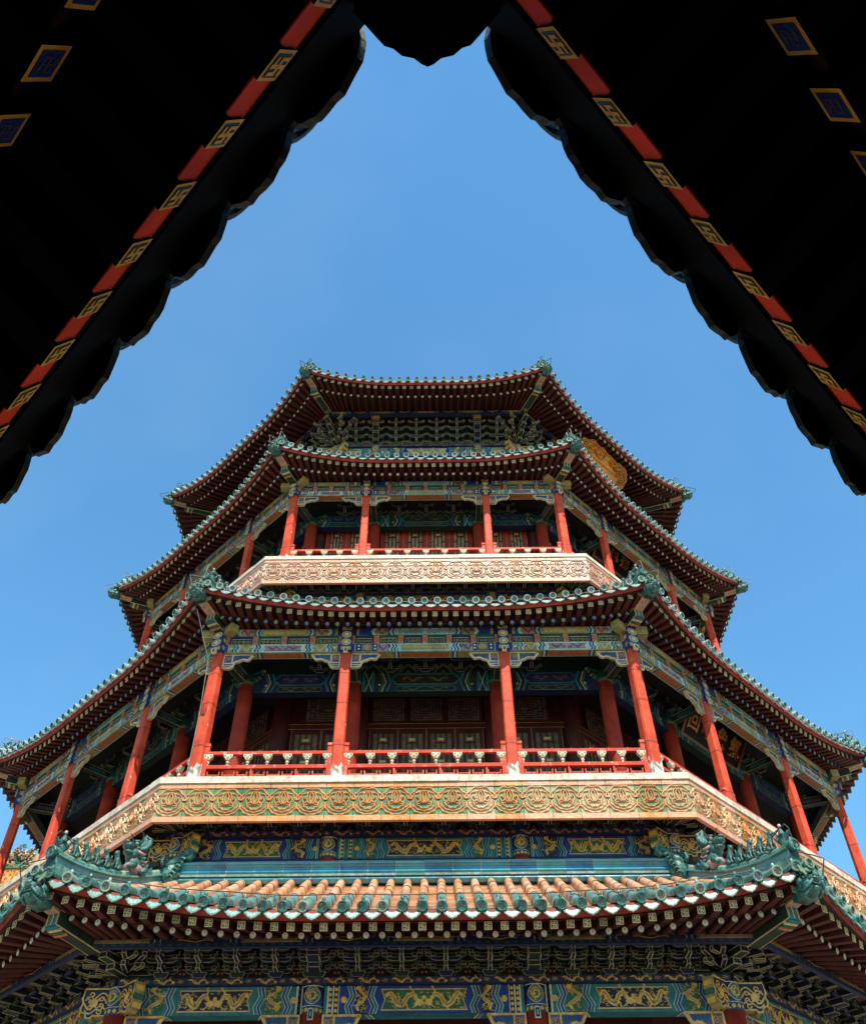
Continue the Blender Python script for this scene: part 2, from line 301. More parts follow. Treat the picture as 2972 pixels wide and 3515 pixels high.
def hexi(P, L, z0, z1, ground, alt, mat_line, g1='gold', medal=True, seed=0, dz=.0):
    """official 'hexi' beam painting over half-length L, symmetric"""
    h = z1-z0; P.rect(-L, L, z0, z1, ground, 1)
    cw = min(L*.46, h*2.3)
    P.hexpanel(0, cw-.05, z0+h*.11, z1-h*.11, h*.14, alt, g1, 2, h*.045)
    rn = random.Random(seed+90)
    for i in range(34):
        cx_ = rn.uniform(-cw+.12, cw-.12); cz_ = z0+h*rn.uniform(.2, .8); r = h*rn.uniform(.035, .06)
        P.line([(cx_+r*(1.6-j/5)*cos(j*.8+i), cz_+r*(1-j/8)*sin(j*.8+i)) for j in range(6)], h*.018, g1, 3.4)
    P.dot(0, (z0+z1)/2+h*.06, h*.085, g1, 5, 9); P.line([(-h*.03, z0+h*.2), (0, z0+h*.42), (h*.03, z0+h*.2)], h*.03, g1, 5)
    for d in (-1, 1):
        P.dragon(d*cw*.47, (z0+z1)/2, cw*.86, h*.70, g1, 5, flip=-d, waves=1.5, seed=seed+d)
        u = d*(cw+.03)
        o_ = 0
        for i, (mt, f) in enumerate(((mat_line, .03), ('teal', .10), (mat_line, .03), ('blue' if ground != 'blue' else 'blue_deep', .09), (mat_line, .025))):
            P.zig(u+d*(o_+f/2)*h, z0, z1, h*.17, f*h, mt, 2+i % 2, -d); o_ += f
        zu = cw+.03+h*.36
        dw = h*.62 if not medal else h*.42
        P.rect(d*zu if d > 0 else -zu-dw, d*zu+dw if d > 0 else -zu, z0, z1, 'green' if alt != 'green' else 'navy', 1.5)
        P.dragon(d*(zu+dw/2), (z0+z1)/2, dw*1.02, h*.9, g1, 5, flip=d, vert=True, waves=1.1, seed=seed+7+d)
        rn = random.Random(seed*7+d)
        for i in range(16):
            cx_ = d*(zu+rn.uniform(.08, .92)*dw); cz_ = z0+h*rn.uniform(.06, .94); r = h*rn.uniform(.04, .075)
            P.line([(cx_+r*(1-j/8)*cos(j*.9+i), cz_+r*(1-j/8)*sin(j*.9+i)) for j in range(6)], h*.022, g1, 3.5)
        zu += dw+h*.05
        o_ = 0
        for i, (mt, f) in enumerate(((mat_line, .025), ('blue', .09), (mat_line, .03), ('teal', .10), (mat_line, .03))):
            P.zig(d*(zu+(o_+f/2)*h), z0, z1, h*.17, f*h, mt, 4+i % 2, d); o_ += f
        zu += h*.5
        for zz in (z0+h*.5,): P.poly([(d*(zu-.1*h)+h*.13*cos(2*pi*i/6), zz+h*.13*sin(2*pi*i/6)) for i in range(6)], g1, 5)
        if medal and zu < L-h*.5:
            for a in (0, 1):
                c = zu+h*.1 if a == 0 else L-h*.34
                if c+h*.18 > L: continue
                q0, q1 = sorted((d*c, d*(c+h*.2))); P.rect(q0, q1, z0, z1, 'navy', 3); P.line([(q0, z0), (q0, z1)], h*.03, mat_line, 4); P.line([(q1, z0), (q1, z1)], h*.03, mat_line, 4)
                for j in range(5): P.dot((q0+q1)/2, z0+h*(.12+.19*j), h*.07, g1, 5, 6)
            mcx = (zu+h*.3+L-h*.34)/2; mw = (L-h*.34-zu-h*.3)/2*.86
            if mw > .05:
                ov = [(d*mcx+mw*cos(2*pi*i/16)*(1+.06*cos(8*pi*i/8)), (z0+z1)/2+h*.46*sin(2*pi*i/16)) for i in range(16)]
                P.poly(ov, 'purple', 3); P.line(ov, h*.03, g1, 4, True); P.coil(d*mcx, (z0+z1)/2, mw*.72, g1, 5, h*.34)
        else:
            q0, q1 = sorted((d*(zu+h*.05), d*(zu+h*.22))); P.rect(q0, q1, z0, z1, 'olive', 3); P.line([(q0, z0), (q0, z1)], h*.03, mat_line, 4); P.line([(q1, z0), (q1, z1)], h*.03, mat_line, 4)
            for j in range(5): P.dot((q0+q1)/2, z0+h*(.12+.19*j), h*.06, 'navy', 5, 6)
        P.rect(*sorted((d*(L-.07), d*L)), z0, z1, 'teal', 3); P.line([(d*(L-.075), z0), (d*(L-.075), z1)], .02, mat_line, 4)
def dragon_band(P, u0, u1, z0, z1, g='gold', seed=0):
    h = z1-z0; P.rect(u0, u1, z0, z1, 'blue_deep', 1); n = max(1, int((u1-u0)/(h*5.0))); st = (u1-u0)/n
    for i in range(n):
        P.dragon(u0+st*(i+.36), (z0+z1)/2, st*.66, h*.95, g, 3, waves=1.5, seed=seed+i, detail=True)
        c = u0+st*(i+.85); P.dot(c, (z0+z1)/2, h*.16, 'orange_flower', 3, 7)
        for j in range(6): a = j*pi/3+.3; P.line([(c+h*.2*cos(a), (z0+z1)/2+h*.2*sin(a)), (c+h*.6*cos(a), (z0+z1)/2+h*.38*sin(a))], [h*.09, h*.02], g, 3)
# ------------------------------------------------------------------ skinned organic shapes
def skin(verts, edges, radii, mat, sub=2, smooth=True):
    me = bpy.data.meshes.new('tmp'); me.from_pydata(verts, edges, [])
    o = bpy.data.objects.new('tmp', me); COL.objects.link(o)
    o.modifiers.new('s', 'SKIN'); ss = o.modifiers.new('u', 'SUBSURF'); ss.levels = sub; ss.render_levels = sub
    sv = me.skin_vertices[0].data
    for i, r in enumerate(radii): sv[i].radius = (r, r) if not isinstance(r, tuple) else r
    sv[0].use_root = True
    dg = bpy.context.evaluated_depsgraph_get(); dg.update()
    out = bpy.data.meshes.new_from_object(o.evaluated_get(dg))
    bpy.data.objects.remove(o); bpy.data.meshes.remove(me)
    out.materials.clear(); out.materials.append(MATS[mat]); out.polygons.foreach_set('use_smooth', [True]*len(out.polygons)); out.polygons.foreach_set('material_index', [0]*len(out.polygons))
    return out
def mesh_into(mb, me, mat, X=None):
    old = mb.X; mb.X = X; sm = mb.smooth; mb.smooth = True
    mb.add([v.co.copy() for v in me.vertices], [list(p.vertices) for p in me.polygons], mat); mb.X = old; mb.smooth = sm
#==SPLIT==
# ------------------------------------------------------------------ eaves
def RZ(k): return Matrix.Rotation(radians(45*k), 4, 'Z')
class Eave:
    def __init__(s, a, z, df, dz, a_in, z_in, ap, dn, sp, sr, t0=.25):
        s.a = a; s.z = z; s.df = df; s.dz = dz; s.a_in = a_in; s.z_in = z_in; s.ap = ap; s.dn = dn; s.sp = sp; s.sr = sr; s.t0 = t0; s.cv = .98 if a > 14 else .78
        s.U = (a+df)*T8
    def t(s, u): return max(0., (min(1.02, abs(u)/s.U)-s.t0)/(1-s.t0))
    def rise(s, u): return s.dz*s.t(u)**2.1
    def ne(s, u): return s.a + s.df*s.t(u)**2
    def ze(s, u): return s.z + s.rise(u)
    def fly(s, d): return s.z-.05+(d-.08)*.36
    def rnd(s, d): return s.fly(s.dn)-.125+(d-s.dn)*.42
    def inner(s, u):
        Up = s.ap*T8; u0 = Up-.75
        return u if abs(u) <= u0 else math.copysign(u0+(abs(u)-u0)*(Up-u0)/(s.U-u0), u)
    def pt(s, u, d, kind, off=0.):
        q = d/(s.a-s.ap); ne = s.ne(u)
        return Vector((u+(s.inner(u)-u)*q, -(ne+(s.ap-ne)*q), (s.fly(d) if kind == 'f' else s.rnd(d)) + s.rise(u)*(1-q) + off))
    def roofz(s, u, n):
        ne = s.ne(u); v = max(-.03, (ne-n)/(ne-s.a_in))
        return s.z+.15 + (s.z_in-s.z-.15)*(s.cv*v+(1-s.cv)*v*v) + s.rise(u)*max(0, 1-v)**1.6
    def ntop(s, u): return max(s.a_in, abs(u)/T8)
    def rafters(s): n = int(2*(s.U-.16)/s.sr); n -= 1-n % 2; return [(i-(n-1)/2)*s.sr*(2*(s.U-.17)/((n-1)*s.sr)) for i in range(n)]
    def rows(s): n = int(2*(s.U-.14)/s.sp)+1; n -= 1-n % 2; return [(i-(n-1)/2)*(2*(s.U-.16)/(n-1)) for i in range(n)]
E1 = Eave(15.0, 6.34, .27, .52, 12.45, 8.12, 13.9, .45, .322, .252)
E2 = Eave(13.0, 14.71, .28, .44, 10.5, 16.4, 12.2, .45, .306, .241)
E3 = Eave(11.25, 22.44, .27, .44, 8.5, 24.2, 10.25, .48, .308, .245)
E4 = Eave(10.4, 27.92, .30, .46, .5, 36.0, 8.9, .55, .308, .245)
EAVES = (E1, E2, E3, E4)
def wan(mb, c, x, y, nrm, h, full=True, ground='dark_wood', mat='gold_pale', flip=1):
    """framed fret mark on a square end face of half size h"""
    def q(a0, a1, b0, b1, m, l): mb.poly([c+x*a*flip*h+y*b*h+nrm*l for a, b in ((a0,b0),(a1,b0),(a1,b1),(a0,b1))][::flip], m)
    q(-1, 1, -1, 1, mat, .001); q(-.76, .76, -.76, .76, ground, .003)
    if full:
        t = .13
        for r in ((-t, t, -.76, .76), (-.6, .6, -t, t), (-.6, -t, .42, .62), (t, .6, -.62, -.42), (-.6, -.36, -.62, -t), (.36, .6, t, .62)): q(*r, mat, .005)
def fly_rafter(mb, E, u, h=.062):
    a = E.pt(u, .08, 'f'); b = E.pt(u, E.dn+.22, 'f')
    mb.bar(b, a, 2*h*.96, 2*h*.96, 'red_dark')
    t = (a-b).normalized(); x = t.cross(Vector((0,0,1))).normalized(); y = x.cross(t)
    rn = random.random()
    wan(mb, a, -x if False else x*-1, y, t, h, True, 'dark_wood', 'gold_pale' if rn > .06 else 'olive', -1)
def round_rafter(mb, E, u, i, r=.055, pearl=True):
    a = E.pt(u, E.dn, 'r'); b = E.pt(u, (E.a-E.ap)*1.12, 'r')
    mb.smooth = True; mb.tube([b, a], r, 'red_dark', 10, cap=False); mb.smooth = False
    t = (a-b).normalized(); x = t.cross(Vector((0,0,1))).normalized()*-1; y = t.cross(x)*-1
    if y.z < 0: y = -y
    def disc(R, dy, m, l): mb.poly([a+x*R*cos(2*pi*j/12)*-1+y*(R*sin(2*pi*j/12)+dy)+t*l for j in range(12)][::-1], m)
    disc(r*1.02, 0, 'blue' if i % 2 else 'teal', .002); disc(r*.88, r*.10 if pearl else 0, 'coping' if pearl else ('pearl_g' if i % 2 == 0 else 'pearl_b'), .004); disc(r*.26, r*.45, 'orange_flower' if pearl else 'white_line', .006)
M('pearl_g', '#7fa392', '#5f8a78', .5, 9); M('pearl_b', '#6a7fb4', '#4a5f9c', .5, 9)
def path_frame(a, b): t = (b-a).normalized(); x = Vector((1,0,0)); x = (x-t*x.dot(t)).normalized(); return t, x, x.cross(t)
def cap_disc(mb, c, t, x, y, r, body='glaze_teal', face='cap_face'):
    """round tile end: rim, recess, relief swirl; t points outwards"""
    n = 14
    prof = ((r*1.0, -.03, body), (r*1.06, .012, body), (r*.95, .026, body), (r*.72, .022, body), (r*.67, .006, 'cap_dark'), (r*.62, .006, face), (0, .006, face))
    for (r0, l0, m0), (r1, l1, m1) in zip(prof, prof[1:]):
        A = [c+(x*cos(2*pi*j/n)+y*sin(2*pi*j/n))*r0+t*l0 for j in range(n)]
        if r1 > 0:
            B = [c+(x*cos(2*pi*j/n)+y*sin(2*pi*j/n))*r1+t*l1 for j in range(n)]
            mb.add(A+B, [(j, (j+1)%n, n+(j+1)%n, n+j) for j in range(n)], m1)
        else: mb.add(A, [list(range(n))], m1)
    for ph in (0, 2.1, 4.2):
        L = [c+(x*cos(ph+j*.75)+y*sin(ph+j*.75))*r*(.12+.09*j)+t*.012 for j in range(6)]
        mb.tube(L, r*.05, 'cap_dark', 4, cap=False)
def barrel(mb, E, u, full=True, mats=('glaze_teal', 'glaze_steel', 'orange_tile'), r=.083, seg=.42, n=8, nail=True):
    n0 = E.ne(u)+.11; n1 = E.ntop(u)+(.05 if E.ntop(u) > E.a_in+.01 else 0)
    if n1 > n0-.12: n1 = n0-.12
    ns = [n0]; k = 0
    while ns[-1]-seg*.86 > n1+.06: ns.append(ns[-1]-seg*.86)
    ns.append(n1)
    if not full and len(ns) > 6: ns = ns[:4]+[ns[-1]]
    P = [Vector((u, -q, E.roofz(u, min(q, E.ne(u)+.02))+.065)) for q in ns]
    mb.smooth = True
    for i in range(len(P)-1):
        mb.rnd = random.random()
        t, x, y = path_frame(P[i+1], P[i]); m = mats[min(i, len(mats)-1)]
        if y.z < 0: y = -y
        jt = x*random.uniform(-.006, .006)+y*random.uniform(-.004, .006); rr = (r*1.0+random.uniform(-.002, .003), r*.93); A = [P[i]+jt+t*.02+(x*cos(pi*j/n)+y*sin(pi*j/n))*rr[0]-y*.0 for j in range(n+1)]; B = [P[i+1]+jt+(x*cos(pi*j/n)+y*sin(pi*j/n))*rr[1] for j in range(n+1)]
        A = [A[0]-y*.05]+A+[A[-1]-y*.05]; B = [B[0]-y*.05]+B+[B[-1]-y*.05]; q = len(A)
        mb.add(A+B, [(j, j+1, q+j+1, q+j) for j in range(q-1)], m)
        if i == 0:
            mb.smooth = False; cap_disc(mb, P[0]+t*.02, t, x, y, r*1.06, mats[0], 'cap_face' if mats[0] != 'cap_pale' else 'cap_pale'); mb.smooth = True
            if nail: mb.ell(P[0]-t*.13+y*(r+.03), .032, .032, .05, 'glaze_teal', 8, 5)
    mb.smooth = False; mb.rnd = 0.
def drip(mb, E, u, wd, mat='glaze_pale', tilt=.36, hgt=.15):
    mb.rnd = random.random(); n = E.ne(u)+.055+random.uniform(-.01, .012); z = E.roofz(u, E.ne(u))+.01+random.uniform(-.012, .008); dzdu = (E.ze(u+.05)-E.ze(u-.05))/.1
    out = []; K = 10
    for i in range(K+1): s = -1+2*i/K; out.append((s*wd/2, -.062*(1-s*s)))
    bot = [(.5, -.05), (.48, -.085), (.41, -.11), (.33, -.125), (.27, -.15), (.16, -.168), (.07, -.175), (0, -.195), (-.07, -.175), (-.16, -.168), (-.27, -.15), (-.33, -.125), (-.41, -.11), (-.48, -.085), (-.5, -.05)]
    out += [(a*wd, b*hgt/.15) for a, b in bot]
    def V(a, b, l=0): return Vector((u+a, -(n - b*tilt + l), z+b+a*dzdu))
    P = [V(a, b) for a, b in out]
    mb.extr(P[::-1], Vector((0, -.018, .004)), mat)
    c = (0, -.095)
    Q = [V(c[0]+(a-c[0])*.72, c[1]+(b-c[1])*.6, .0205) for a, b in out]
    mb.poly(Q[::-1], 'glaze_steel')
    # front lip of the pan tile above
    for k in range(2):
        A = []; B = []
        for i in range(7):
            s = -1+2*i/6; A.append(Vector((u+s*wd*.42, -(n-.05-.07*k), z+.012+.045*k-.05*(1-s*s)+s*wd*.42*dzdu))); B.append(A[-1]+Vector((0, -.012, -.022)))
        mb.add(A+B, [(i+1, i, 7+i, 8+i) for i in range(6)], mat)
def pans(mb, E, u, wd, step=.115, mats=('glaze_pale', 'pan_tile')):
    n0 = E.ne(u)+.05; n1 = E.ntop(u)+.0; q = n0; i = 0
    while q > n1+.03:
        mb.rnd = random.random()
        A = []; B = []; qe = max(n1, q-step)
        for j in range(6):
            s = -1+2*j/5; sag = .05*(1-s*s); x = u+s*wd*.55
            A.append(Vector((x, -q, E.roofz(u, q)+.042-sag))); B.append(Vector((x, -qe, E.roofz(u, qe)+.0-sag)))
        C = [a-Vector((0, -.012, .04)) for a in A]
        mb.add(A+B+C, [(j, j+1, 7+j, 6+j) for j in range(5)]+[(12+j, 13+j, j+1, j) for j in range(5)], mats[0] if i < 4 else mats[1]); q -= step; i += 1
    mb.rnd = 0.
def sweep(mb, path, side, prof, mats, capm=None, up=Vector((0,0,1))):
    n = len(prof); P = []
    for p in path: P += [p+side*a+up*b for a, b in prof]
    for i in range(len(path)-1):
        for j in range(n):
            f = [i*n+j, i*n+(j+1)%n, (i+1)*n+(j+1)%n, (i+1)*n+j]
            mb.add([P[x] for x in f], [(0,1,2,3)], mats[j % len(mats)])
    if capm: mb.poly(P[:n][::-1], capm); mb.poly(P[-n:], capm)
for E in EAVES: E.grp = {}
fly_rest = MB(); rnd_rest = MB(); drip_rest = MB()
budget_f = 100; budget_r = 100
for ei, E in enumerate(EAVES):
    rf = E.rafters(); rw = E.rows(); spr = rw[1]-rw[0]
    # front rafters as parts of their own while the count allows, the rest as one part
    for k in FAC:
        solo = (k == 0 and ei < 2)
        for i, u in enumerate(rf):
            if solo and budget_f > 0:
                b = MB(); fly_rafter(b, E, u); put('flying_rafter', b, tower, k); budget_f -= 1
            else: fly_rest.X = RZ(k); fly_rafter(fly_rest, E, u)
        rr = [(a+b)/2 for a, b in zip(rf, rf[1:])]
        for i, u in enumerate(rr):
            if solo and budget_r > 0:
                b = MB(); round_rafter(b, E, u, i, pearl=ei == 0); put('round_rafter', b, tower, k); budget_r -= 1
            else: rnd_rest.X = RZ(k); round_rafter(rnd_rest, E, u, i, pearl=(ei != 1))
    # soffit boards, closing boards, eave board
    sb = MB(); eb = MB(); US = [-E.U+2*E.U*i/40 for i in range(41)]
    D1 = (0.0, E.dn-.02); D2 = (E.dn-.02, E.a-E.ap, (E.a-E.ap)*1.3)
    for a, b in zip(US, US[1:]):
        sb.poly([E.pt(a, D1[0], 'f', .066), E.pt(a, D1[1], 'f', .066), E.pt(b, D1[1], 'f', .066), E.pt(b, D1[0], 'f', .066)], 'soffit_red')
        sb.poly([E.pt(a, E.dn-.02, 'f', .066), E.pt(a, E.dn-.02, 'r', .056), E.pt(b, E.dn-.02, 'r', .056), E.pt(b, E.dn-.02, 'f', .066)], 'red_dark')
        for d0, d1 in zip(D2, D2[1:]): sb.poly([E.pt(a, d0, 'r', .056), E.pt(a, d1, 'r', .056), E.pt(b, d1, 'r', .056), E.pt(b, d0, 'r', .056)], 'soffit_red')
        def ep(u, dn_, dz_): return Vector((u*(E.ne(u)+dn_)/E.ne(u) if abs(u) > E.U*.98 else u, -(E.ne(u)+dn_), E.ze(u)+dz_))
        Q = [[ep(q, -.02, .015), ep(q, .03, .10), ep(q, .03, .165), ep(q, -.08, .165), ep(q, -.08, .015)] for q in (a, b)]
        for j in range(5): eb.poly([Q[0][j], Q[1][j], Q[1][(j+1)%5], Q[0][(j+1)%5]], 'red_board')
    for k in FAC: put('soffit_board', sb.mesh('soffit_board') if k == FAC[0] else s_me, tower, k) if False else None
    s_me = sb.mesh('soffit_board'); e_me = eb.mesh('eave_board')
    for k in FAC: put('soffit_board', s_me, tower, k); put('eave_board', e_me, tower, k)
    # tile surface
    tb = MB(); NV = 10
    for a, b in zip(US, US[1:]):
        for j in range(NV):
            def tp(u, v):
                n = E.ne(u)+.02+(E.ntop(u)-E.ne(u)-.02)*v
                return Vector((u, -n, E.roofz(u, n)-.045))
            tb.poly([tp(a, j/NV), tp(b, j/NV), tp(b, (j+1)/NV), tp(a, (j+1)/NV)], 'pan_tile')
    # top cover inside the hip triangle handled by ntop; rear facets reuse this sheet
    t_me = tb.mesh('roof_bed')
    for k in (0, 1, -1, 2, -2, 3, -3, 4): put('roof_bed', t_me, tower, k)
    mats = ('glaze_teal', 'glaze_steel', 'glaze_steel', 'orange_tile') if ei == 0 else ('cap_pale', 'glaze_steel', 'glaze_teal')
    if ei == 0:
        rowm = []
        for i, u in enumerate(rw):
            b = MB(); barrel(b, E, u, True, mats); o = put('barrel_tile_row', b, tower, 0); rowm.append(o.data)
        for k in (1, -1, 2, -2):
            b = MB()
            for i, u in enumerate(rw): barrel(b, E, u, True, mats, n=6)
            put('barrel_tiles', b, tower, k)
    else:
        b = MB()
        for u in rw: barrel(b, E, u, False, mats, n=6)
        bm_ = b.mesh('barrel_tiles')
        for k in FAC: put('barrel_tiles', bm_, tower, k)
    b = MB(); pw = spr-.1
    for i in range(len(rw)-1):
        u = (rw[i]+rw[i+1])/2
        if ei == 0:
            d = MB(); drip(d, E, u, spr*.86); put('drip_tile', d, tower, 0); pans(b, E, u, spr)
            for k in (1, -1, 2, -2): drip_rest.X = RZ(k); drip(drip_rest, E, u, spr*.86)
        else:
            for k in FAC: drip_rest.X = RZ(k); drip(drip_rest, E, u, spr*.86, 'cap_pale', hgt=.13)
    if ei == 0:
        p_me = b.mesh('pan_tiles')
        for k in FAC: put('pan_tiles', p_me, tower, k)
put('flying_rafter', fly_rest, tower, kind='stuff'); put('round_rafter', rnd_rest, tower, kind='stuff'); put('drip_tile', drip_rest, tower, kind='stuff')
# corner beams, beast heads and hip ridges
def beast_head(mb, c, rad, s=1.):
    """dragon head end piece; rad = outward horizontal unit vector"""
    sd = Vector((-rad.y, rad.x, 0)); old = mb.X; mb.smooth = True
    mb.X = Matrix(((rad.x, sd.x, 0, c.x), (rad.y, sd.y, 0, c.y), (0, 0, 1, c.z), (0, 0, 0, 1))) @ Matrix.Scale(s, 4)
    if old is not None: mb.X = old @ mb.X
    m = 'beast_teal'
    mb.box(-.30, .06, -.165, .165, -.19, .17, m)
    mb.ell((.06, 0, -.02), .20, .175, .20, m, 14, 10)            # skull
    mb.ell((.20, 0, .07), .13, .12, .085, m, 12, 8)              # snout
    mb.ell((.29, 0, .11), .05, .085, .05, m, 10, 6)              # nose curl
    for q in (-1, 1):
        mb.ell((.16, q*.10, .15), .045, .045, .045, 'glaze_pale', 8, 6); mb.ell((.195, q*.105, .155), .02, .02, .02, 'cap_dark', 6, 4)
        mb.tube([(.05, q*.15, .19), (.12, q*.15, .225), (.21, q*.11, .21), (.25, q*.07, .17)], [.03, .035, .03, .015], m, 6)
        mb.tube([(.0, q*.13, .2), (-.08, q*.15, .3), (-.18, q*.14, .33)], [.04, .032, .012], m, 6)
        mb.tube([(.28, q*.1, .02), (.22, q*.17, -.07), (.1, q*.2, -.12), (-.04, q*.19, -.08)], [.025, .03, .03, .015], m, 6)
        mb.tube([(.24, q*.08, -.05), (.17, q*.15, -.14), (.06, q*.17, -.18), (-.1, q*.17, -.14)], [.02, .026, .026, .012], 'glaze_teal', 6)
        mb.ell((-.02, q*.17, .1), .08, .03, .06, 'glaze_teal', 8, 5)
    mb.tube([(.26, -.1, -.03), (.27, 0, -.055), (.26, .1, -.03)], .022, 'cap_dark', 6)
    mb.ell((.2, 0, -.1), .08, .09, .045, 'glaze_teal', 8, 5)
    mb.X = old; mb.smooth = False
CORN = {0: 'right front', -1: 'left front', 1: 'right side', -2: 'left side', 2: 'r', -3: 'l'}
def hip_point(E, n, dz=0.): return Vector((n*T8, -n, E.roofz(n*T8-.001, n)+dz))
for ei, E in enumerate(EAVES):
    aT = E.a+E.df; rad = Vector((sin(pi/8), -cos(pi/8), 0)); sd = Vector((cos(pi/8), sin(pi/8), 0))
    cb = MB()
    p0 = E.pt(E.U, (E.a-E.ap)*1.15, 'r', -.06); p1 = E.pt(E.U, E.dn+.02, 'r', -.07)+rad*.10
    cb.bar(p0, p1, .24, .26, 'green_dark', mat_end='teal')
    t = (p1-p0).normalized(); x = t.cross(Vector((0,0,1))).normalized(); y = x.cross(t)
    for j in range(4): # stepped gilded end under the beam
        c = p1-t*(.05+.075*j)-y*(.135+.012*j)
        cb.bar(c-t*.03, c+t*.03, .25, .05-.006*j, ('teal', 'gold_pale', 'green', 'orange_flower')[j])
    for q in (-1, 1):
        for yy in (-.125, .125): cb.bar(p0+x*q*.122+y*yy, p1+x*q*.122+y*yy, .008, .02, 'gold_pale')
    for q in (-.1, 0, .1): cb.bar(p1+t*.004+x*q-y*.11, p1+t*.004+x*q+y*.11, .02, .006, 'gold', up=t)
    p2 = E.pt(E.U, E.dn+.3, 'f', -.03); p3 = E.pt(E.U, .0, 'f', -.02)+rad*.02
    cb.bar(p2, p3, .20, .21, 'pink', mat_end='pink')
    for q in (-1, 1): cb.bar(p2+sd*q*.1-Vector((0,0,.1)), p3+sd*q*.1-Vector((0,0,.1)), .018, .02, 'gold')
    for j in range(6):
        c = p2.lerp(p3, .1+.14*j)-Vector((0, 0, .108)); cb.bar(c-sd*.08+rad*.03, c-rad*.01, .03, .006, 'cream_line'); cb.bar(c+sd*.08+rad*.03, c-rad*.01, .03, .006, 'cream_line')
    c_me = cb.mesh('corner_beam')
    hb = MB(); beast_head(hb, p3+rad*(-.06 if ei == 0 else .06)+Vector((0, 0, -.03 if ei == 0 else -.03)), rad, .88 if ei == 0 else .74); h_me = hb.mesh('beast_head')
    rb = MB(); NR = 14; n0 = aT-.10; n1 = E.a_in if ei == 0 else max(E.a_in, aT-2.4)
    lift = (lambda n, aT=aT: .17*max(0, 1-(aT-n)/2.0)**1.6) if ei == 0 else (lambda n, aT=aT: .14*max(0, 1-(aT-n)/1.4)); E.lift = lift
    path = [hip_point(E, n0+(n1-n0)*i/NR, lift(n0+(n1-n0)*i/NR)) for i in range(NR+1)]
    big = 1.0 if ei == 0 else .9
    prof = [(-.13*big, -.08), (-.13*big, .10*big), (-.10*big, .12*big), (-.10*big, .21*big), (-.145*big, .235*big), (-.145*big, .265*big), (-.085*big, .275*big), (-.08*big, .33*big), (-.045*big, .37*big), (.045*big, .37*big), (.08*big, .33*big), (.085*big, .275*big), (.145*big, .265*big), (.145*big, .235*big), (.10*big, .21*big), (.10*big, .12*big), (.13*big, .10*big), (.13*big, -.08)]
    rmats = ['glaze_teal', 'glaze_pale', 'glaze_steel' if ei == 0 else 'glaze_teal', 'glaze_pale', 'glaze_steel', 'glaze_steel', 'glaze_teal', 'glaze_teal', 'glaze_teal', 'glaze_teal', 'glaze_teal', 'glaze_steel', 'glaze_steel', 'glaze_pale', 'glaze_steel' if ei == 0 else 'glaze_teal', 'glaze_pale', 'glaze_teal', 'cap_dark']
    for i in range(NR):
        rb.rnd = random.random(); sweep(rb, path[i:i+2], sd, prof, rmats)
    rb.rnd = .0; rb.poly([path[0]+sd*a+Vector((0,0,b)) for a, b in prof], 'cap_dark')
    t = (path[0]-path[1]).normalized(); y = t.cross(sd); y = y if y.z > 0 else -y
    P0 = path[0]+Vector((0, 0, .30*big)); rb.smooth = True; rb.tube([P0-t*.12, P0+t*.05], .105*big, 'glaze_teal', 14, cap=False); rb.smooth = False
    cap_disc(rb, P0+t*.06, t, sd, y, .105*big)
    # corner tile below: a row and its drip running down the hip
    Q0 = hip_point(E, aT+.04, .05)+rad*.10; cap_disc(rb, Q0, rad, sd, Vector((0, 0, 1)), .09, 'glaze_pale'); rb.tube([Q0-rad*.3, Q0], .085, 'glaze_pale', 10, cap=False)
    for q in (-1, 1):
        c = Q0+sd*q*.13-rad*.02-Vector((0, 0, .10)); rb.extr([c+sd*a*.12+Vector((0,0,b)) for a, b in ((-1, .05), (0, .0), (1, .05), (.8, -.05), (.3, -.08), (0, -.11), (-.3, -.08), (-.8, -.05))], rad*.015, 'glaze_pale')
    r_me = rb.mesh('hip_ridge')
    E.hip = path; E.hs = sd; E.hr = rad; E.htop = .37*big
    for k in CORN:
        put('corner_beam', c_me, tower, k); put('beast_head', h_me, tower, k)
        o = put('hip_ridge', r_me, tower, k); E.grp[k] = o
#==SPLIT==
# ------------------------------------------------------------------ bracket sets
def outl(mb, pts, n, th, fill, line='cream_line', e=.011):
    """polygon (u,z) standing at front plane n, thickness th, with a painted edge line"""
    A = sum(pts[i][0]*pts[(i+1)%len(pts)][1]-pts[(i+1)%len(pts)][0]*pts[i][1] for i in range(len(pts)))
    if A < 0: pts = pts[::-1]
    us = [p[0] for p in pts]; zs = [p[1] for p in pts]; cu = (min(us)+max(us))/2; cz = (min(zs)+max(zs))/2
    fu = 1-2*e/max(.001, max(us)-min(us)); fz = 1-2*e/max(.001, max(zs)-min(zs))
    mb.extr([Vector((u, -(n-th), z)) for u, z in pts], Vector((0, -th, 0)), line, fill)
    mb.poly([Vector((cu+(u-cu)*fu, -(n+.003), cz+(z-cz)*fz)) for u, z in pts], fill)
def dou(mb, u, n, z, w=.10, h=.065, fill='blue_deep', line='cream_line'):
    outl(mb, [(u-w/2*.72, z), (u+w/2*.72, z), (u+w/2, z+h*.5), (u+w/2, z+h), (u-w/2, z+h), (u-w/2, z+h*.5)], n, w*.9, fill, line, .012)
def arm(mb, L, n, z, h=.08, fill='green_dark', line='cream_line', u=0):
    outl(mb, [(u-L, z+h), (u-L, z+h*.55), (u-L*.88, z+h*.22), (u-L*.66, z), (u+L*.66, z), (u+L*.88, z+h*.22), (u+L, z+h*.55), (u+L, z+h)], n, .07, fill, line, .012)
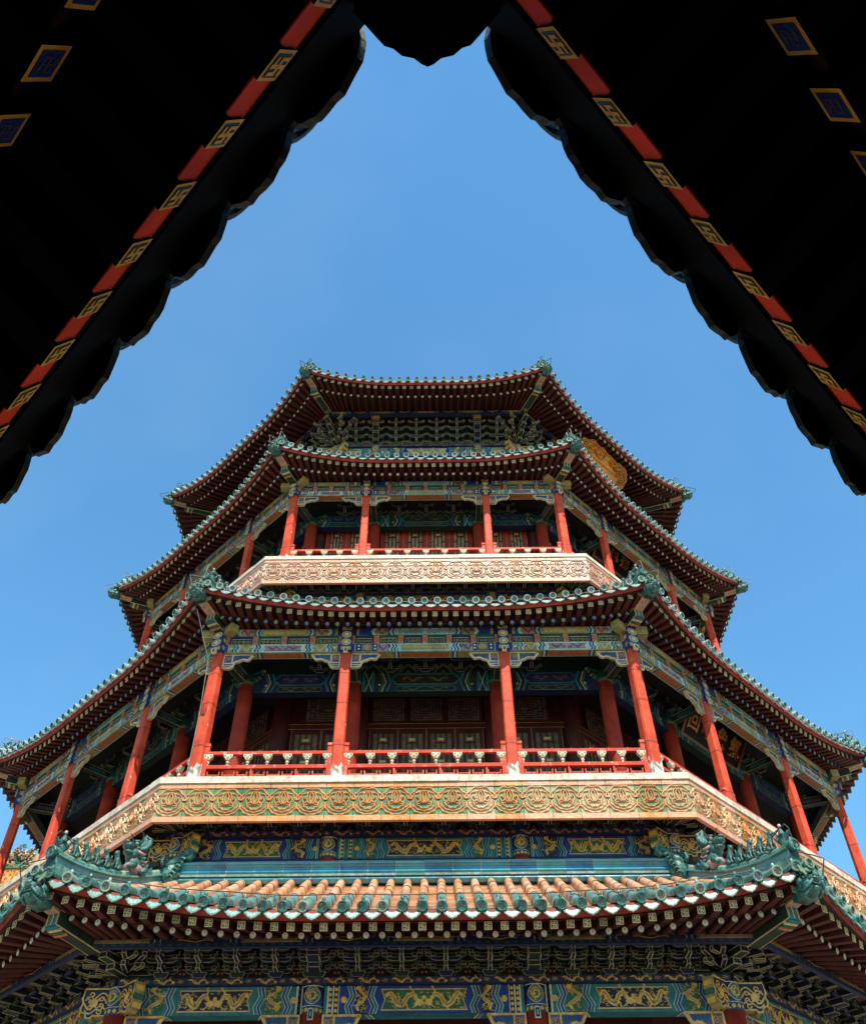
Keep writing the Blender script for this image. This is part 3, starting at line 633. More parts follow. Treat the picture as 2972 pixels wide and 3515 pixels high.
def bracket(T, n0, z0, dn, dz, flip=0, wide=False, L=.24, nose=True):
    mb = MB(); A, B = ('green_dark', 'blue_deep') if flip else ('blue_deep', 'green_dark')
    outl(mb, [(-.09, z0), (.09, z0), (.13, z0+.06), (.13, z0+.11), (-.13, z0+.11), (-.13, z0+.06)] if not wide else [(-.16, z0), (.16, z0), (.2, z0+.06), (.2, z0+.11), (-.2, z0+.11), (-.2, z0+.06)], n0+.13, .26, B)
    w = .065 if not wide else .22
    for i in range(T):
        n = n0+dn*i+.035; z = z0+.10+dz*i
        arm(mb, L, n, z, .075, A if i % 2 == 0 else B); arm(mb, L+.10, n-.02, z+dz*.62, .07, B if i % 2 == 0 else A)
        for q in (-1, 1):
            dou(mb, q*(L-.045), n+.01, z+.078, fill=B); dou(mb, q*(L+.055), n-.01, z+dz*.62+.072, .095, .06, A)
        # projecting arm with outlined end and edge lines
        ne = n+dn+.05; hh = min(dz*.8, .11)
        mb.fbox(-w/2, w/2, n0-.2, ne, z-.005, z+hh, A)
        for q in (-1, 1): mb.fbox(q*w/2-.008, q*w/2+.008, n0, ne+.002, z-.009, z+.006, 'cream_line')
        outl(mb, [(-w/2, z), (w/2, z), (w/2, z+hh), (-w/2, z+hh)], ne+.006, .008, A if wide else 'blue_deep', 'cream_line', .013)
        dou(mb, 0, ne-.01, z+hh, max(.11, w+.03), .05, B)
    n = n0+dn*T+.03; z = z0+.1+dz*T
    arm(mb, L+.05, n, z, .07, A)
    for q in (-1, 1): dou(mb, q*(L+.0), n+.01, z+.07, .1, .06, B)
    if nose and not wide:
        outl(mb, [(-.038, z-.05), (.038, z-.05), (.038, z+.15), (-.038, z+.15)], n+.10, .2, 'blue_deep', 'cream_line', .014)
    if wide:
        mb.fbox(-.15, .15, n0, n+.16, z+.02, z+.22, 'olive_dark'); P = Paint(mb, n+.16)
        P.line([(-.135, z+.035), (.135, z+.035), (.135, z+.205), (-.135, z+.205)], .014, 'gold', 2, True); P.line([(-.13, z+.06), (0, z+.1), (.13, z+.06)], .014, 'gold', 2); P.dragon(0, z+.15, .2, .09, 'gold', 2, waves=1.2, detail=False)
    return mb
M('olive_dark', '#6f5a2a', '#4c3d1c', .55, 12, .1)
def corner_cluster(T, a0, z0, dn, dz):
    mb = MB(); rad = Vector((sin(pi/8), -cos(pi/8), 0)); sd = Vector((cos(pi/8), sin(pi/8), 0)); c = Vector((a0*T8, -a0, 0))
    def lined(p, q, w, h, f):
        P = mb.bar(p, q, w, h, f); t = (Vector(q)-Vector(p)).normalized(); x = t.cross(Vector((0,0,1))).normalized(); y = x.cross(t)
        for s_ in (-1, 1): mb.bar(Vector(p)+x*s_*w/2-y*h/2, Vector(q)+x*s_*w/2-y*h/2+t*.004, .014, .014, 'cream_line')
        e = Vector(q)+t*.004
        for a, b in (((-1,-1),(1,-1)), ((1,-1),(1,1)), ((1,1),(-1,1)), ((-1,1),(-1,-1))): mb.bar(e+x*a[0]*w*.46+y*a[1]*h*.46, e+x*b[0]*w*.46+y*b[1]*h*.46, .014, .012, 'cream_line', up=t)
    for i in range(T+1):
        z = Vector((0, 0, z0+.13+dz*i)); R = dn*(i+1)*1.12+.12
        lined(c-rad*.2+z, c+rad*R+z, .17, .10, 'green_dark')
        for an in (-62, -34, 34, 62):
            d = Matrix.Rotation(radians(an), 3, 'Z') @ rad
            lined(c-rad*.1+z+Vector((0,0,.02)), c+d*(R*.95+.12)+z+Vector((0,0,.02)), .075, .075, 'blue_deep' if an % 4 else 'green_dark')
        for q in (-1, 1):
            d = Matrix.Rotation(radians(q*67.5), 3, 'Z') @ rad
            for m in (.28, .5):
                lined(c+d*-m+rad*dn*i+z, c+d*(m+.1)+rad*dn*i+z, .06, .07, 'green_dark')
    mb.ell(c+rad*(dn*(T+1)+.16)+Vector((0,0,z0+.3+dz*(T+1))), .11, .11, .14, 'olive_dark', 8, 6)
    return mb
def bracket_board(pos, n, z0, z1, um):
    mb = MB(); mb.fbox(-um, um, n-.06, n, z0, z1, 'green_dark'); P = Paint(mb, n)
    for a, b in zip(pos, pos[1:]):
        c = (a+b)/2; h = (b-a)/2-.10; H = z1-z0
        sh = lambda f: [(c+(-h)*f, z0+.005), (c+h*f, z0+.005), (c+h*.62*f, z0+H*.30*f), (c+h*.5*f, z0+H*.5*f), (c+h*.16*f, z0+H*.72*f), (c, z0+H*.84*f), (c-h*.16*f, z0+H*.72*f), (c-h*.5*f, z0+H*.5*f), (c-h*.62*f, z0+H*.30*f)]
        P.poly(sh(1.), 'teal', 1); P.poly(sh(.93), 'cream_line', 2); P.poly(sh(.88), 'green', 3); P.poly(sh(.74), 'soffit_red', 4)
        for q in ((-.035, .16), (.035, .16), (0, .27)): P.dot(c+q[0], z0+H*q[1], .022, 'orange_flower', 5, 6)
    return mb
nbrk = [0]; brk_rest = MB()
def place_brackets(posc, ucol, T, n0, z0, dn, dz, ztop, facs, L=.24, um=5.3, nose=True, cluster=True):
    ms = {}
    for k in facs:
        for i, u in enumerate(posc):
            wd = any(abs(u-c) < .01 for c in ucol); key = (i % 2, wd)
            if key not in ms: ms[key] = bracket(T, n0, z0, dn, dz, i % 2, wd, L, nose)
            if nbrk[0] < 100 and abs(k) < 2:
                if not isinstance(ms.get(key+('m',)), bpy.types.Mesh): ms[key+('m',)] = ms[key].mesh('bracket_set')
                o = put('bracket_set', ms[key+('m',)], tower, k); o.location = (u*cos(radians(45*k)), u*sin(radians(45*k)), 1.6); nbrk[0] += 1
            else:
                brk_rest.X = RZ(k) @ Matrix.Translation((u, 0, 0)); b = ms[key]
                for f, m in zip(b.f, b.m): brk_rest.add([b.v[j] for j in f], [list(range(len(f)))], b.mats[m])
    bb = bracket_board(posc, n0-.01, z0, ztop, um).mesh('bracket_board')
    for k in facs: put('bracket_board', bb, tower, k)
    if cluster:
        cm = corner_cluster(T, n0, z0, dn, dz).mesh('corner_bracket')
        for k in (0, -1, 1, -2): put('corner_bracket', cm, tower, k)
# ------------------------------------------------------------------ columns
class PaintCyl(Paint):
    def __init__(s, mb, cu, cn, r, face=0.): s.mb = mb; s.cu = cu; s.cn = cn; s.r = r; s.fa = face; s.st = .003
    def P(s, pts, lay):
        R = s.r+lay*s.st; return [(s.cu+R*sin(u/s.r+s.fa), -(s.cn+R*cos(u/s.r+s.fa)), z) for u, z in pts]
def cap_paint(mb, cu, cn, r, z0, z1, face):
    mb.smooth = True; mb.tube([(cu, -cn, z0), (cu, -cn, z1)], r, 'blue', 20); mb.smooth = False
    P = PaintCyl(mb, cu, cn, r, face); h = z1-z0
    ov = lambda R: [(R*.98*cos(2*pi*i/20)*(1+.05*cos(4*2*pi*i/20)), z1-h*.36+R*sin(2*pi*i/20)*(1+.05*cos(4*2*pi*i/20))) for i in range(20)]
    def fill(R, m, l):
        o = ov(R)
        for i in range(1, 10): P.poly([o[i], o[(i+1)], o[20-i-1], o[20-i]], m, l) if i < 9 else None
        P.poly([o[0], o[1], o[19]], m, l); P.poly([o[9], o[10], o[11]], m, l)
    fill(h*.31, 'teal', 1); P.line(ov(h*.31), .016, 'gold', 2, True); P.coil(0, z1-h*.36, h*.25, 'gold', 3)
    for a in range(-4, 5): P.rect(a*r*.3-.05, a*r*.3+.05, z0+.01, z0+h*.24, 'green', 1)
    for a in (-2, -1, 0, 1, 2): P.dot(a*r*.45, z0+h*.12, h*.08, 'gold', 2, 6)
    P.line([(-r*1.5+i*r*.3, z0+h*.26) for i in range(11)], .012, 'white_line', 2); P.line([(-r*1.5+i*r*.3, z1-.012) for i in range(11)], .014, 'white_line', 2)
def round_col(cu, cn, r, z0, z1, mat='red_paint', zc=None, face=0.):
    mb = MB(); mb.smooth = True; mb.tube([(cu, -cn, z0), (cu, -cn, (z0+z1)/2), (cu, -cn, z1)], [r*1.03, r, r*.98], mat, 24, cap=True); mb.smooth = False
    if zc: cap_paint(mb, cu, cn, r*1.02, z1, zc, face)
    return mb
def square_col(h, w, mat='column_paint'):
    """chamfered timber post standing on local z=0, slight taper"""
    mb = MB(); c = w*.2; n = 10; rn = random.Random(int(h*100)); P = []
    sh = [(-w/2+c, -w/2), (w/2-c, -w/2), (w/2-c*.5, -w/2+c*.12), (w/2, -w/2+c), (w/2, w/2-c), (w/2-c, w/2), (-w/2+c, w/2), (-w/2, w/2-c), (-w/2, -w/2+c), (-w/2+c*.5, -w/2+c*.12)]
    for i in range(n+1):
        f = 1.06-.20*i/n; P += [(x*f+rn.uniform(-.002, .002), y*f, h*i/n) for x, y in sh]
    for hz in (.33, .62, .84):
        Q = [(x*1.02*(1.06-.20*hz), y*1.02*(1.06-.20*hz), h*hz+dz_) for dz_ in (-.006, .006) for x, y in sh]; q_ = len(sh); mb.add(Q, [(j, (j+1)%q_, q_+(j+1)%q_, q_+j) for j in range(q_)], 'red_dark')
    m = len(sh); mb.add(P, [(i*m+j, i*m+(j+1)%m, (i+1)*m+(j+1)%m, (i+1)*m+j) for i in range(n) for j in range(m)]+[list(range(n*m, n*m+m))], mat)
    return mb
# ------------------------------------------------------------------ corbel brackets under beams
def corbel(L, H, th=.09, fancy='gold'):
    """carved corbel: column side at u=0, arm pointing to +u, top at z=0"""
    mb = MB(); b = L*.30
    out = [(0, 0), (L, 0), (L*.97, -.02), (L*.86, -H*.34), (L*.78, -H*.40), (L*.70, -H*.34), (L*.60, -H*.37), (L*.52, -H*.48), (L*.42, -H*.52), (L*.36, -H*.62), (L*.36, -H*.76), (L*.31, -H*.92), (L*.22, -H), (0, -H)]
    V = [Vector((u, th/2, z)) for u, z in out]
    mb.extr(V[::-1], Vector((0, -th, 0)), 'purple', 'cream'); P = Paint(mb, th/2)
    P.line([(u*.98+.006, z*.98-.006) for u, z in out], L*(.085 if fancy == 'gold' else .06), fancy, 2, True)
    P.line([(b, 0), (b, -H*.62)], L*.05, fancy, 3); P.line([(0, -H*.66), (L*.36, -H*.66)], L*.045, fancy, 3); P.line([(0, -H*.84), (L*.33, -H*.84)], L*.03, 'cream', 3)
    P.vine(b+.03, L*.82, -H*.32, -H*.07, 'blue', 1.5, 0, H*.05); P.vine(b+.03, L*.7, -H*.36, -H*.1, 'teal', 2, 1, H*.03); P.vine(.03, b-.03, -H*.5, -H*.08, 'orange_flower', 2, 2, H*.04)
    # painted underside
    return mb
# ================================================================== ground storey
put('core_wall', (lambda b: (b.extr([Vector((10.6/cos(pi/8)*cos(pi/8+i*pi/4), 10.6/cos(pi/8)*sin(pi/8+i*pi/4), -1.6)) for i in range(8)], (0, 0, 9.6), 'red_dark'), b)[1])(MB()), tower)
A1 = 12.85; U1 = 1.94; C1 = A1*T8
for k in (0, 1, -1):
    for u in (-U1, U1): put('column', round_col(u, A1, .2, -1.6, 5.62, 'red_paint', 6.075), tower, k)
for k in (0, -1, 1, -2): put('column', round_col(C1, A1, .21, -1.6, 5.62, 'red_paint', 6.075, pi/8), tower, k)
bays1 = ((-(U1+C1)/2, (C1-U1)/2-.2), (0, U1-.2), ((U1+C1)/2, (C1-U1)/2-.2))
def beam1(uc, L, z0, z1, n, ground, alt, seed, medal, th=.27):
    mb = MB(); mb.X = Matrix.Translation((uc, 0, 0)); mb.fbox(-L, L, n-th, n, z0, z1, 'teal'); hexi(Paint(mb, n), L, z0, z1, ground, alt, 'white_line', 'gold', medal, seed)
    for d in (-1, 1):   # painted underside chevrons
        for i in range(3): mb.add([(d*(L*.45+i*.07), -(n-th*.9), z0-.003), (d*(L*.45+i*.07+.03), -(n-th*.9), z0-.003), (d*(L*.45+i*.07+.1), -(n-.02), z0-.003), (d*(L*.45+i*.07+.07), -(n-.02), z0-.003)], [(0,1,2,3)[::d]], ('teal', 'white_line', 'teal_lt')[i])
    return mb
for i, (uc, L) in enumerate(bays1):
    me = beam1(uc, L, 5.62, 6.075, 12.97, 'blue' if i == 1 else 'teal', 'green' if i == 1 else 'navy', 11+i, i == 1).mesh('painted_beam')
    for k in (0, 1, -1): put('painted_beam', me, tower, k)
mb = MB(); mb.fbox(-C1-.05, C1+.05, 12.7, 13.04, 6.085, 6.205, 'blue_deep'); dragon_band(Paint(mb, 13.04), -C1-.05, C1+.05, 6.088, 6.202, seed=40); me = mb.mesh('plate_beam')
for k in (0, 1, -1): put('plate_beam', me, tower, k)
def beam_end(z0, z1, n, a, length, col='olive', th=.2):
    """beam end crossing beyond the corner post, carved plate on its face"""
    mb = MB(); u0 = n*T8+.12; H = z1-z0
    pl = [(u0, z0+H*.08), (u0+length*.5, z0+H*.08), (u0+length*.55, z0), (u0+length*.72, z0), (u0+length*.78, z0+H*.16), (u0+length*.95, z0+H*.2), (u0+length, z0+H*.36), (u0+length*.93, z0+H*.5), (u0+length, z0+H*.66), (u0+length*.96, z1), (u0, z1)]
    mb.extr([Vector((u, -(n-th), z)) for u, z in pl], Vector((0, -th, 0)), 'blue_deep', col); P = Paint(mb, n)
    P.line(pl, .03, 'gold', 2, True); P.vine(u0+.03, u0+length*.9, z0+H*.12, z0+H*.88, 'gold', 2, 3, H*.06); P.dot(u0+length*.55, z0+H*.5, H*.16, 'gold', 3, 9); P.vine(u0+.03, u0+length*.85, z0+H*.5, z1-.02, 'gold', 2, 4, H*.05); P.vine(u0+.03, u0+length*.85, z0+.02, z0+H*.5, 'gold', 2, 5, H*.05)
    q = u0+length+.002
    for y0 in range(3): mb.fbox(q-.01, q+.008, n-th+.02, n-.02, z0+H*(.1+.3*y0), z0+H*(.28+.3*y0), 'gold' if y0 != 1 else 'green')
    return mb
def both_ends(name, z0, z1, n, a, length, ks=(0, 1, -1), **kw):
    me = beam_end(z0, z1, n, a, length, **kw).mesh(name)
    m2 = MB()
    for p in me.polygons:
        vs = [me.vertices[i].co for i in p.vertices]; m2.add([(-v.x, v.y, v.z) for v in vs], [list(range(len(vs)))[::-1]], me.materials[p.material_index].name)
    m2 = m2.mesh(name)
    for k in ks: put(name, me, tower, k); put(name, m2, tower, k)
both_ends('beam_end', 5.60, 6.07, 12.95, A1, .46)
# corbels under the first beam
for i, (u, d) in enumerate(((-U1, 1), (-U1, -1), (U1, 1), (U1, -1), (-C1, 1), (C1, -1))):
    mb = MB(); cb = corbel(.66, .46); mb.X = Matrix.Translation((u+d*.2, -12.92, 5.615)) @ Matrix.Scale(d, 4, (1, 0, 0)); mb.add(cb.v, [], 'gold')
    for f, m in zip(cb.f, cb.m): mb.add([cb.v[j] for j in f], [list(range(len(f)))[::d]], cb.mats[m])
    me = mb.mesh('corbel')
    for k in (0, 1, -1): put('corbel', me, tower, k)
# small framed nameplates on the columns
for k, us in ((0, (-U1, U1)),):
    for u in us:
        mb = MB(); mb.fbox(u-.05, u+.05, 13.065, 13.095, 5.50, 5.68, 'white_line'); P = Paint(mb, 13.095); P.rect(u-.034, u+.034, 5.516, 5.664, 'green_dark', 1); P.rect(u-.008, u+.008, 5.55, 5.63, 'white_line', 2); put('column_tag', mb, tower, k)
pos1 = [-U1-(C1-U1)/5*i for i in (4, 3, 2, 1)]+[-U1+2*U1/5*i for i in range(6)]+[U1+(C1-U1)/5*i for i in (1, 2, 3, 4)]
place_brackets(pos1, (-U1, U1), 3, 12.9, 6.205, .235, .112, 6.95, (0, 1, -1), .27, C1+.1)
# purlin beam under the eave
def purlin(E, a0, h, ks, seed):
    zt = E.rnd(E.a-E.ap)-.05; um = E.ap*T8+.1; mb = MB(); mb.fbox(-um, um, E.ap-.06, E.ap+.03, zt-h, zt, 'blue_deep'); P = Paint(mb, E.ap+.03)
    P.rect(-um, um, zt-h*.52, zt-.004, 'navy', 1)
    n = 9
    for i in range(n):
        c = -um+2*um*(i+.5)/n; w_ = um/n
        if i % 2 == 0:
            P.hexpanel(c, w_*.8, zt-h*.5, zt-.006, .02, 'olive_dark', 'cream_line', 2, .01); P.vine(c-w_*.7, c+w_*.7, zt-h*.46, zt-.02, 'gold', 4, i)
        else:
            P.dragon(c, zt-h*.26, w_*1.1, h*.4, 'gold', 3, seed=seed+i, detail=False)
        for d in (-1, 1): P.zig(c+d*w_*.92, zt-h*.52, zt-.004, .02, .014, 'teal_lt', 3, d, 1)
    m = int(2*um/.16)
    for i in range(m):
        u = -um+.16*(i+.5)
        if i % 2: P.rect(u-.045, u+.045, zt-h*.66, zt-h*.60, 'teal', 2); P.rect(u-.045, u+.045, zt-h*.86, zt-h*.80, 'teal', 2); P.rect(u-.012, u+.012, zt-h*.86, zt-h*.6, 'teal', 2)
        else: P.rect(u-.05, u+.05, zt-h*.66, zt-h*.61, 'teal', 2); P.rect(u-.03, u+.03, zt-h*.86, zt-h*.81, 'teal', 2); P.rect(u-.012, u+.012, zt-h*.86, zt-h*.6, 'teal', 2)
    me = mb.mesh('purlin_beam')
    for k in ks: put('purlin_beam', me, tower, k)
purlin(E1, 13.9, .135, (0, 1, -1), 60)
# ridge band above the first eave
mb = MB(); a = 12.45; z = 8.12
prof = [(0, 0)]+[(.10+.075*sin(pi*i/8), .145*i/8) for i in range(9)]+[(.18, .14), (.19, .185), (.115, .195)]+[(.115+.06*sin(pi*i/8), .20+.105*i/8) for i in range(9)]+[(.115, .315)]+[(.115-.02*sin(pi*i/5)+.045*i/5, .325+.10*i/5) for i in range(6)]+[(.185, .425), (.195, .468), (.165, .48)]+[(.165-.11*i/5, .475+.09*sin(pi/2*i/5)) for i in range(1, 6)]+[(0, .565)]
pm = ['glaze_blue']*9+['cap_pale']*3+['glaze_blue']*18+['cap_pale']*3+['cap_pale']*4+['glaze_teal']*3
prof = [(x_, z_*.84) for x_, z_ in prof]; um = 5.0; n = 18
for i in range(n):
    u0 = -um+2*um*i/n; u1 = -um+2*um*(i+1)/n-.006; mb.rnd = random.random()
    for x0, x1, off, over in ((u0, u1, 0, None), (u1-.004, u1+.010, .003, 'cap_pale')):
        P0 = [Vector((x0, -(a+p[0]+off), z+p[1])) for p in prof]; P1 = [Vector((x1, -(a+p[0]+off), z+p[1])) for p in prof]
        for j in range(len(prof)-1): mb.poly([P0[j], P1[j], P1[j+1], P0[j+1]], over or pm[j])
me = mb.mesh('ridge_band')
for k in FAC: put('ridge_band', me, tower, k)
# ================================================================== decks
def raised(P, pts, wd, hgt, mat, lay=1, closed=False):
    n = len(pts); A = []; B = []; C = []
    for i in range(n):
        a = pts[i-1] if closed else pts[max(i-1, 0)]; b = pts[(i+1) % n] if closed else pts[min(i+1, n-1)]
        dx, dz = b[0]-a[0], b[1]-a[1]; l = hypot(dx, dz) or 1; nx, nz = -dz/l*wd/2, dx/l*wd/2
        A.append((pts[i][0]+nx, pts[i][1]+nz)); B.append((pts[i][0]-nx, pts[i][1]-nz))
    Paint.cnt += 1; h = (hgt+(Paint.cnt % 7)*.0009)/P.st; V = P.P(A, 0)+P.P([(p[0]*.65+q[0]*.35, p[1]*.65+q[1]*.35) for p, q in zip(A, B)], lay+h)+P.P([(p[0]*.35+q[0]*.65, p[1]*.35+q[1]*.65) for p, q in zip(A, B)], lay+h)+P.P(B, 0)
    m = n if closed else n-1; F = []
    for i in range(m):
        j = (i+1) % n
        for r in range(3): F.append(((r+1)*n+i, (r+1)*n+j, r*n+j, r*n+i))
    P.mb.add(V, F, mat)
def fascia_tile(mb, u, w, n, z0, z1, suf='', hs=.13, ht=.105):
    g, o, s = 'fas_green'+suf, 'fas_orange'+suf, 'fas_strip'+suf; e = .004
    mb.fbox(u-w/2+e, u+w/2-e, n-.07, n+.012, z0+.02, z0+hs, s); mb.fbox(u-w/2+e, u+w/2-e, n-.14, n-.01, z0+hs, z1-ht, g); mb.fbox(u-w/2+e, u+w/2-e, n-.14, n+.008, z1-ht, z1, s)
    P = Paint(mb, n-.01, .004); zc = (z0+hs+z1-ht)/2; H = (z1-ht-z0-hs); R = w*.545
    def wob(rx, rz, t0, t1, am, fr, K=30, ph=0): return [(u+rx*cos(t0+(t1-t0)*i/K)*(1+am*cos(fr*(t0+(t1-t0)*i/K)+ph)), zc+rz*sin(t0+(t1-t0)*i/K)*(1+am*cos(fr*(t0+(t1-t0)*i/K)+ph))) for i in range(K+1)]
    wd = w*.074; r_ = .02
    raised(P, wob(R, H*.47, pi*1.02, pi*1.98, .035, 14), wd, r_, o)                        # lower scalloped edge
    raised(P, wob(R*1.0, H*.46, pi*.03, pi*.97, .06, 8, ph=pi), wd, r_, o)                  # upper cloud edge
    raised(P, wob(R*.84, H*.36, pi*1.08, pi*1.92, .035, 12), wd*.8, r_*.8, o)
    raised(P, wob(R*.82, H*.34, pi*.60, pi*.95, .05, 8), wd*.8, r_*.8, o); raised(P, wob(R*.82, H*.34, pi*.05, pi*.40, .05, 8), wd*.8, r_*.8, o)
    raised(P, wob(R*.52, H*.27, pi*1.06, pi*1.94, .06, 10), wd, r_, o)
    for d in (-1, 1):                                                                      # interlocked loops and scrolls
        raised(P, [(u+d*w*.045+w*.11*cos(2*pi*i/18), zc+H*.13+H*.21*sin(2*pi*i/18)) for i in range(18)], wd*.95, r_*1.5, o, 1, True)
        raised(P, [(u+d*(w*.245+w*(.115-.011*i)*cos(i*.75+pi)), zc+H*.07+H*(.17-.016*i)*sin(i*.75+pi)) for i in range(10)], wd*.85, r_*1.2, o)
        raised(P, [(u+d*w*.12, zc-H*.10), (u+d*w*.22, zc-H*.13), (u+d*w*.30, zc-H*.08)], wd*.8, r_, o)
        P.dot(u+d*w*.29, zc-H*.22, w*.022, 'cap_dark', 2, 7)
def deck(name, a, z0, z1, zc, nt, suf, zfl, ain):
    w = 2*a*T8/nt
    sm = MB(); rn = random.Random(nt)
    for i in range(nt):
        b = MB(); b.rnd = rn.random(); u = -a*T8+w*(i+.5); fascia_tile(b, u, w, a, z0, z1, suf); put('fascia_tile', b, tower, 0)
        sm.rnd = rn.random(); fascia_tile(sm, u, w, a, z0, z1, suf)
    me = sm.mesh('fascia_tiles')
    for k in (1, -1, 2, -2): put('fascia_tiles', me, tower, k)
    cp = MB(); um = (a+.035)*T8; u = -um; S = []
    while u < um-.2:
        l = min(um-u, rn.uniform(.8, 1.9)); l = um-u if um-u-l < .3 else l; S.append((u, u+l)); u += l
    for q0, q1 in S:
        d = rn.uniform(-.006, .006); cp.fbox(q0+.003, q1-.003, a-.5, a+.035+d, z1+.004, zc+d, 'coping')
    me = cp.mesh('deck_coping')
    for k in (0, 1, -1, 2, -2): put('deck_coping', me, tower, k)
    fl = MB(); R = (a-.08)/cos(pi/8); Q = [Vector((R*cos(pi/8+i*pi/4), R*sin(pi/8+i*pi/4), zfl-.25)) for i in range(8)]; fl.extr(Q, (0, 0, .2), 'soffit_red', 'red_dark'); put('deck_floor', fl, tower)
    # rear fascia
    rb = MB(); rb.fbox(-a*T8, a*T8, a-.14, a, z0, zc, 'fas_strip'+suf); me = rb.mesh('rear_fascia')
    for k in (3, -3, 4): put('rear_fascia', me, tower, k)
deck('d2', 13.1, 9.12, 9.98, 10.13, 19, '', 10.03, 8)
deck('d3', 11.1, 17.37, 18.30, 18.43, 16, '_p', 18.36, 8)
def pz(a, zb, z0, z1, z2, ucol, zs, seed, brn):
    """hidden storey under a deck: dragon beam, plate, brackets"""
    C = a*T8; n = a+.06
    for i, (uc, L) in enumerate(((-(ucol+C)/2, (C-ucol)/2-.17), (0, ucol-.17), ((ucol+C)/2, (C-ucol)/2-.17))):
        mb = MB(); mb.X = Matrix.Translation((uc, 0, 0)); mb.fbox(-L, L, n-.3, n, zb, z1, 'blue_deep'); hexi(Paint(mb, n), L, z0, z1, 'blue' if i != 1 else 'teal', 'green' if i != 1 else 'navy', 'teal_lt', 'gold', i == 1, seed+i); me = mb.mesh('painted_beam')
        for k in (0, 1, -1): put('painted_beam', me, tower, k)
    for k in (0, 1, -1):
        for u in (-ucol, ucol):
            put('column', round_col(u, a, .17, zb, z0, 'red_paint', z1), tower, k)
    for k in (0, -1, 1, -2): put('column', round_col(C, a, .18, zb, z0, 'red_paint', z1, pi/8), tower, k)
    mb = MB(); mb.fbox(-C-.05, C+.05, a-.2, a+.15, z1+.005, z2, 'blue_deep'); dragon_band(Paint(mb, a+.15), -C-.05, C+.05, z1+.01, z2-.005, 'orange_flower', seed); me = mb.mesh('plate_beam')
    for k in (0, 1, -1): put('plate_beam', me, tower, k)
    both_ends('beam_end', z0, z1, a+.04, a, .42)
    m = 5 if brn == 5 else brn
    pos = [-ucol-(C-ucol)/m*i for i in range(m-1, 0, -1)]+[-ucol+2*ucol/m*i for i in range(m+1)]+[ucol+(C-ucol)/m*i for i in range(1, m)]
    place_brackets(pos, (-ucol, ucol), 1, a, z2, .3, .17, zs, (0,), .22, C+.1, False)
    place_brackets(pos[::2], (-ucol, ucol), 1, a, z2, .3, .17, zs, (1, -1), .22, C+.1, False, False)
pz(12.2, 8.3, 8.76, 9.19, 9.33, 1.96, 9.8, 70, 5)
pz(10.2, 16.2, 17.3, 17.64, 17.72, 1.9, 18.15, 80, 5)
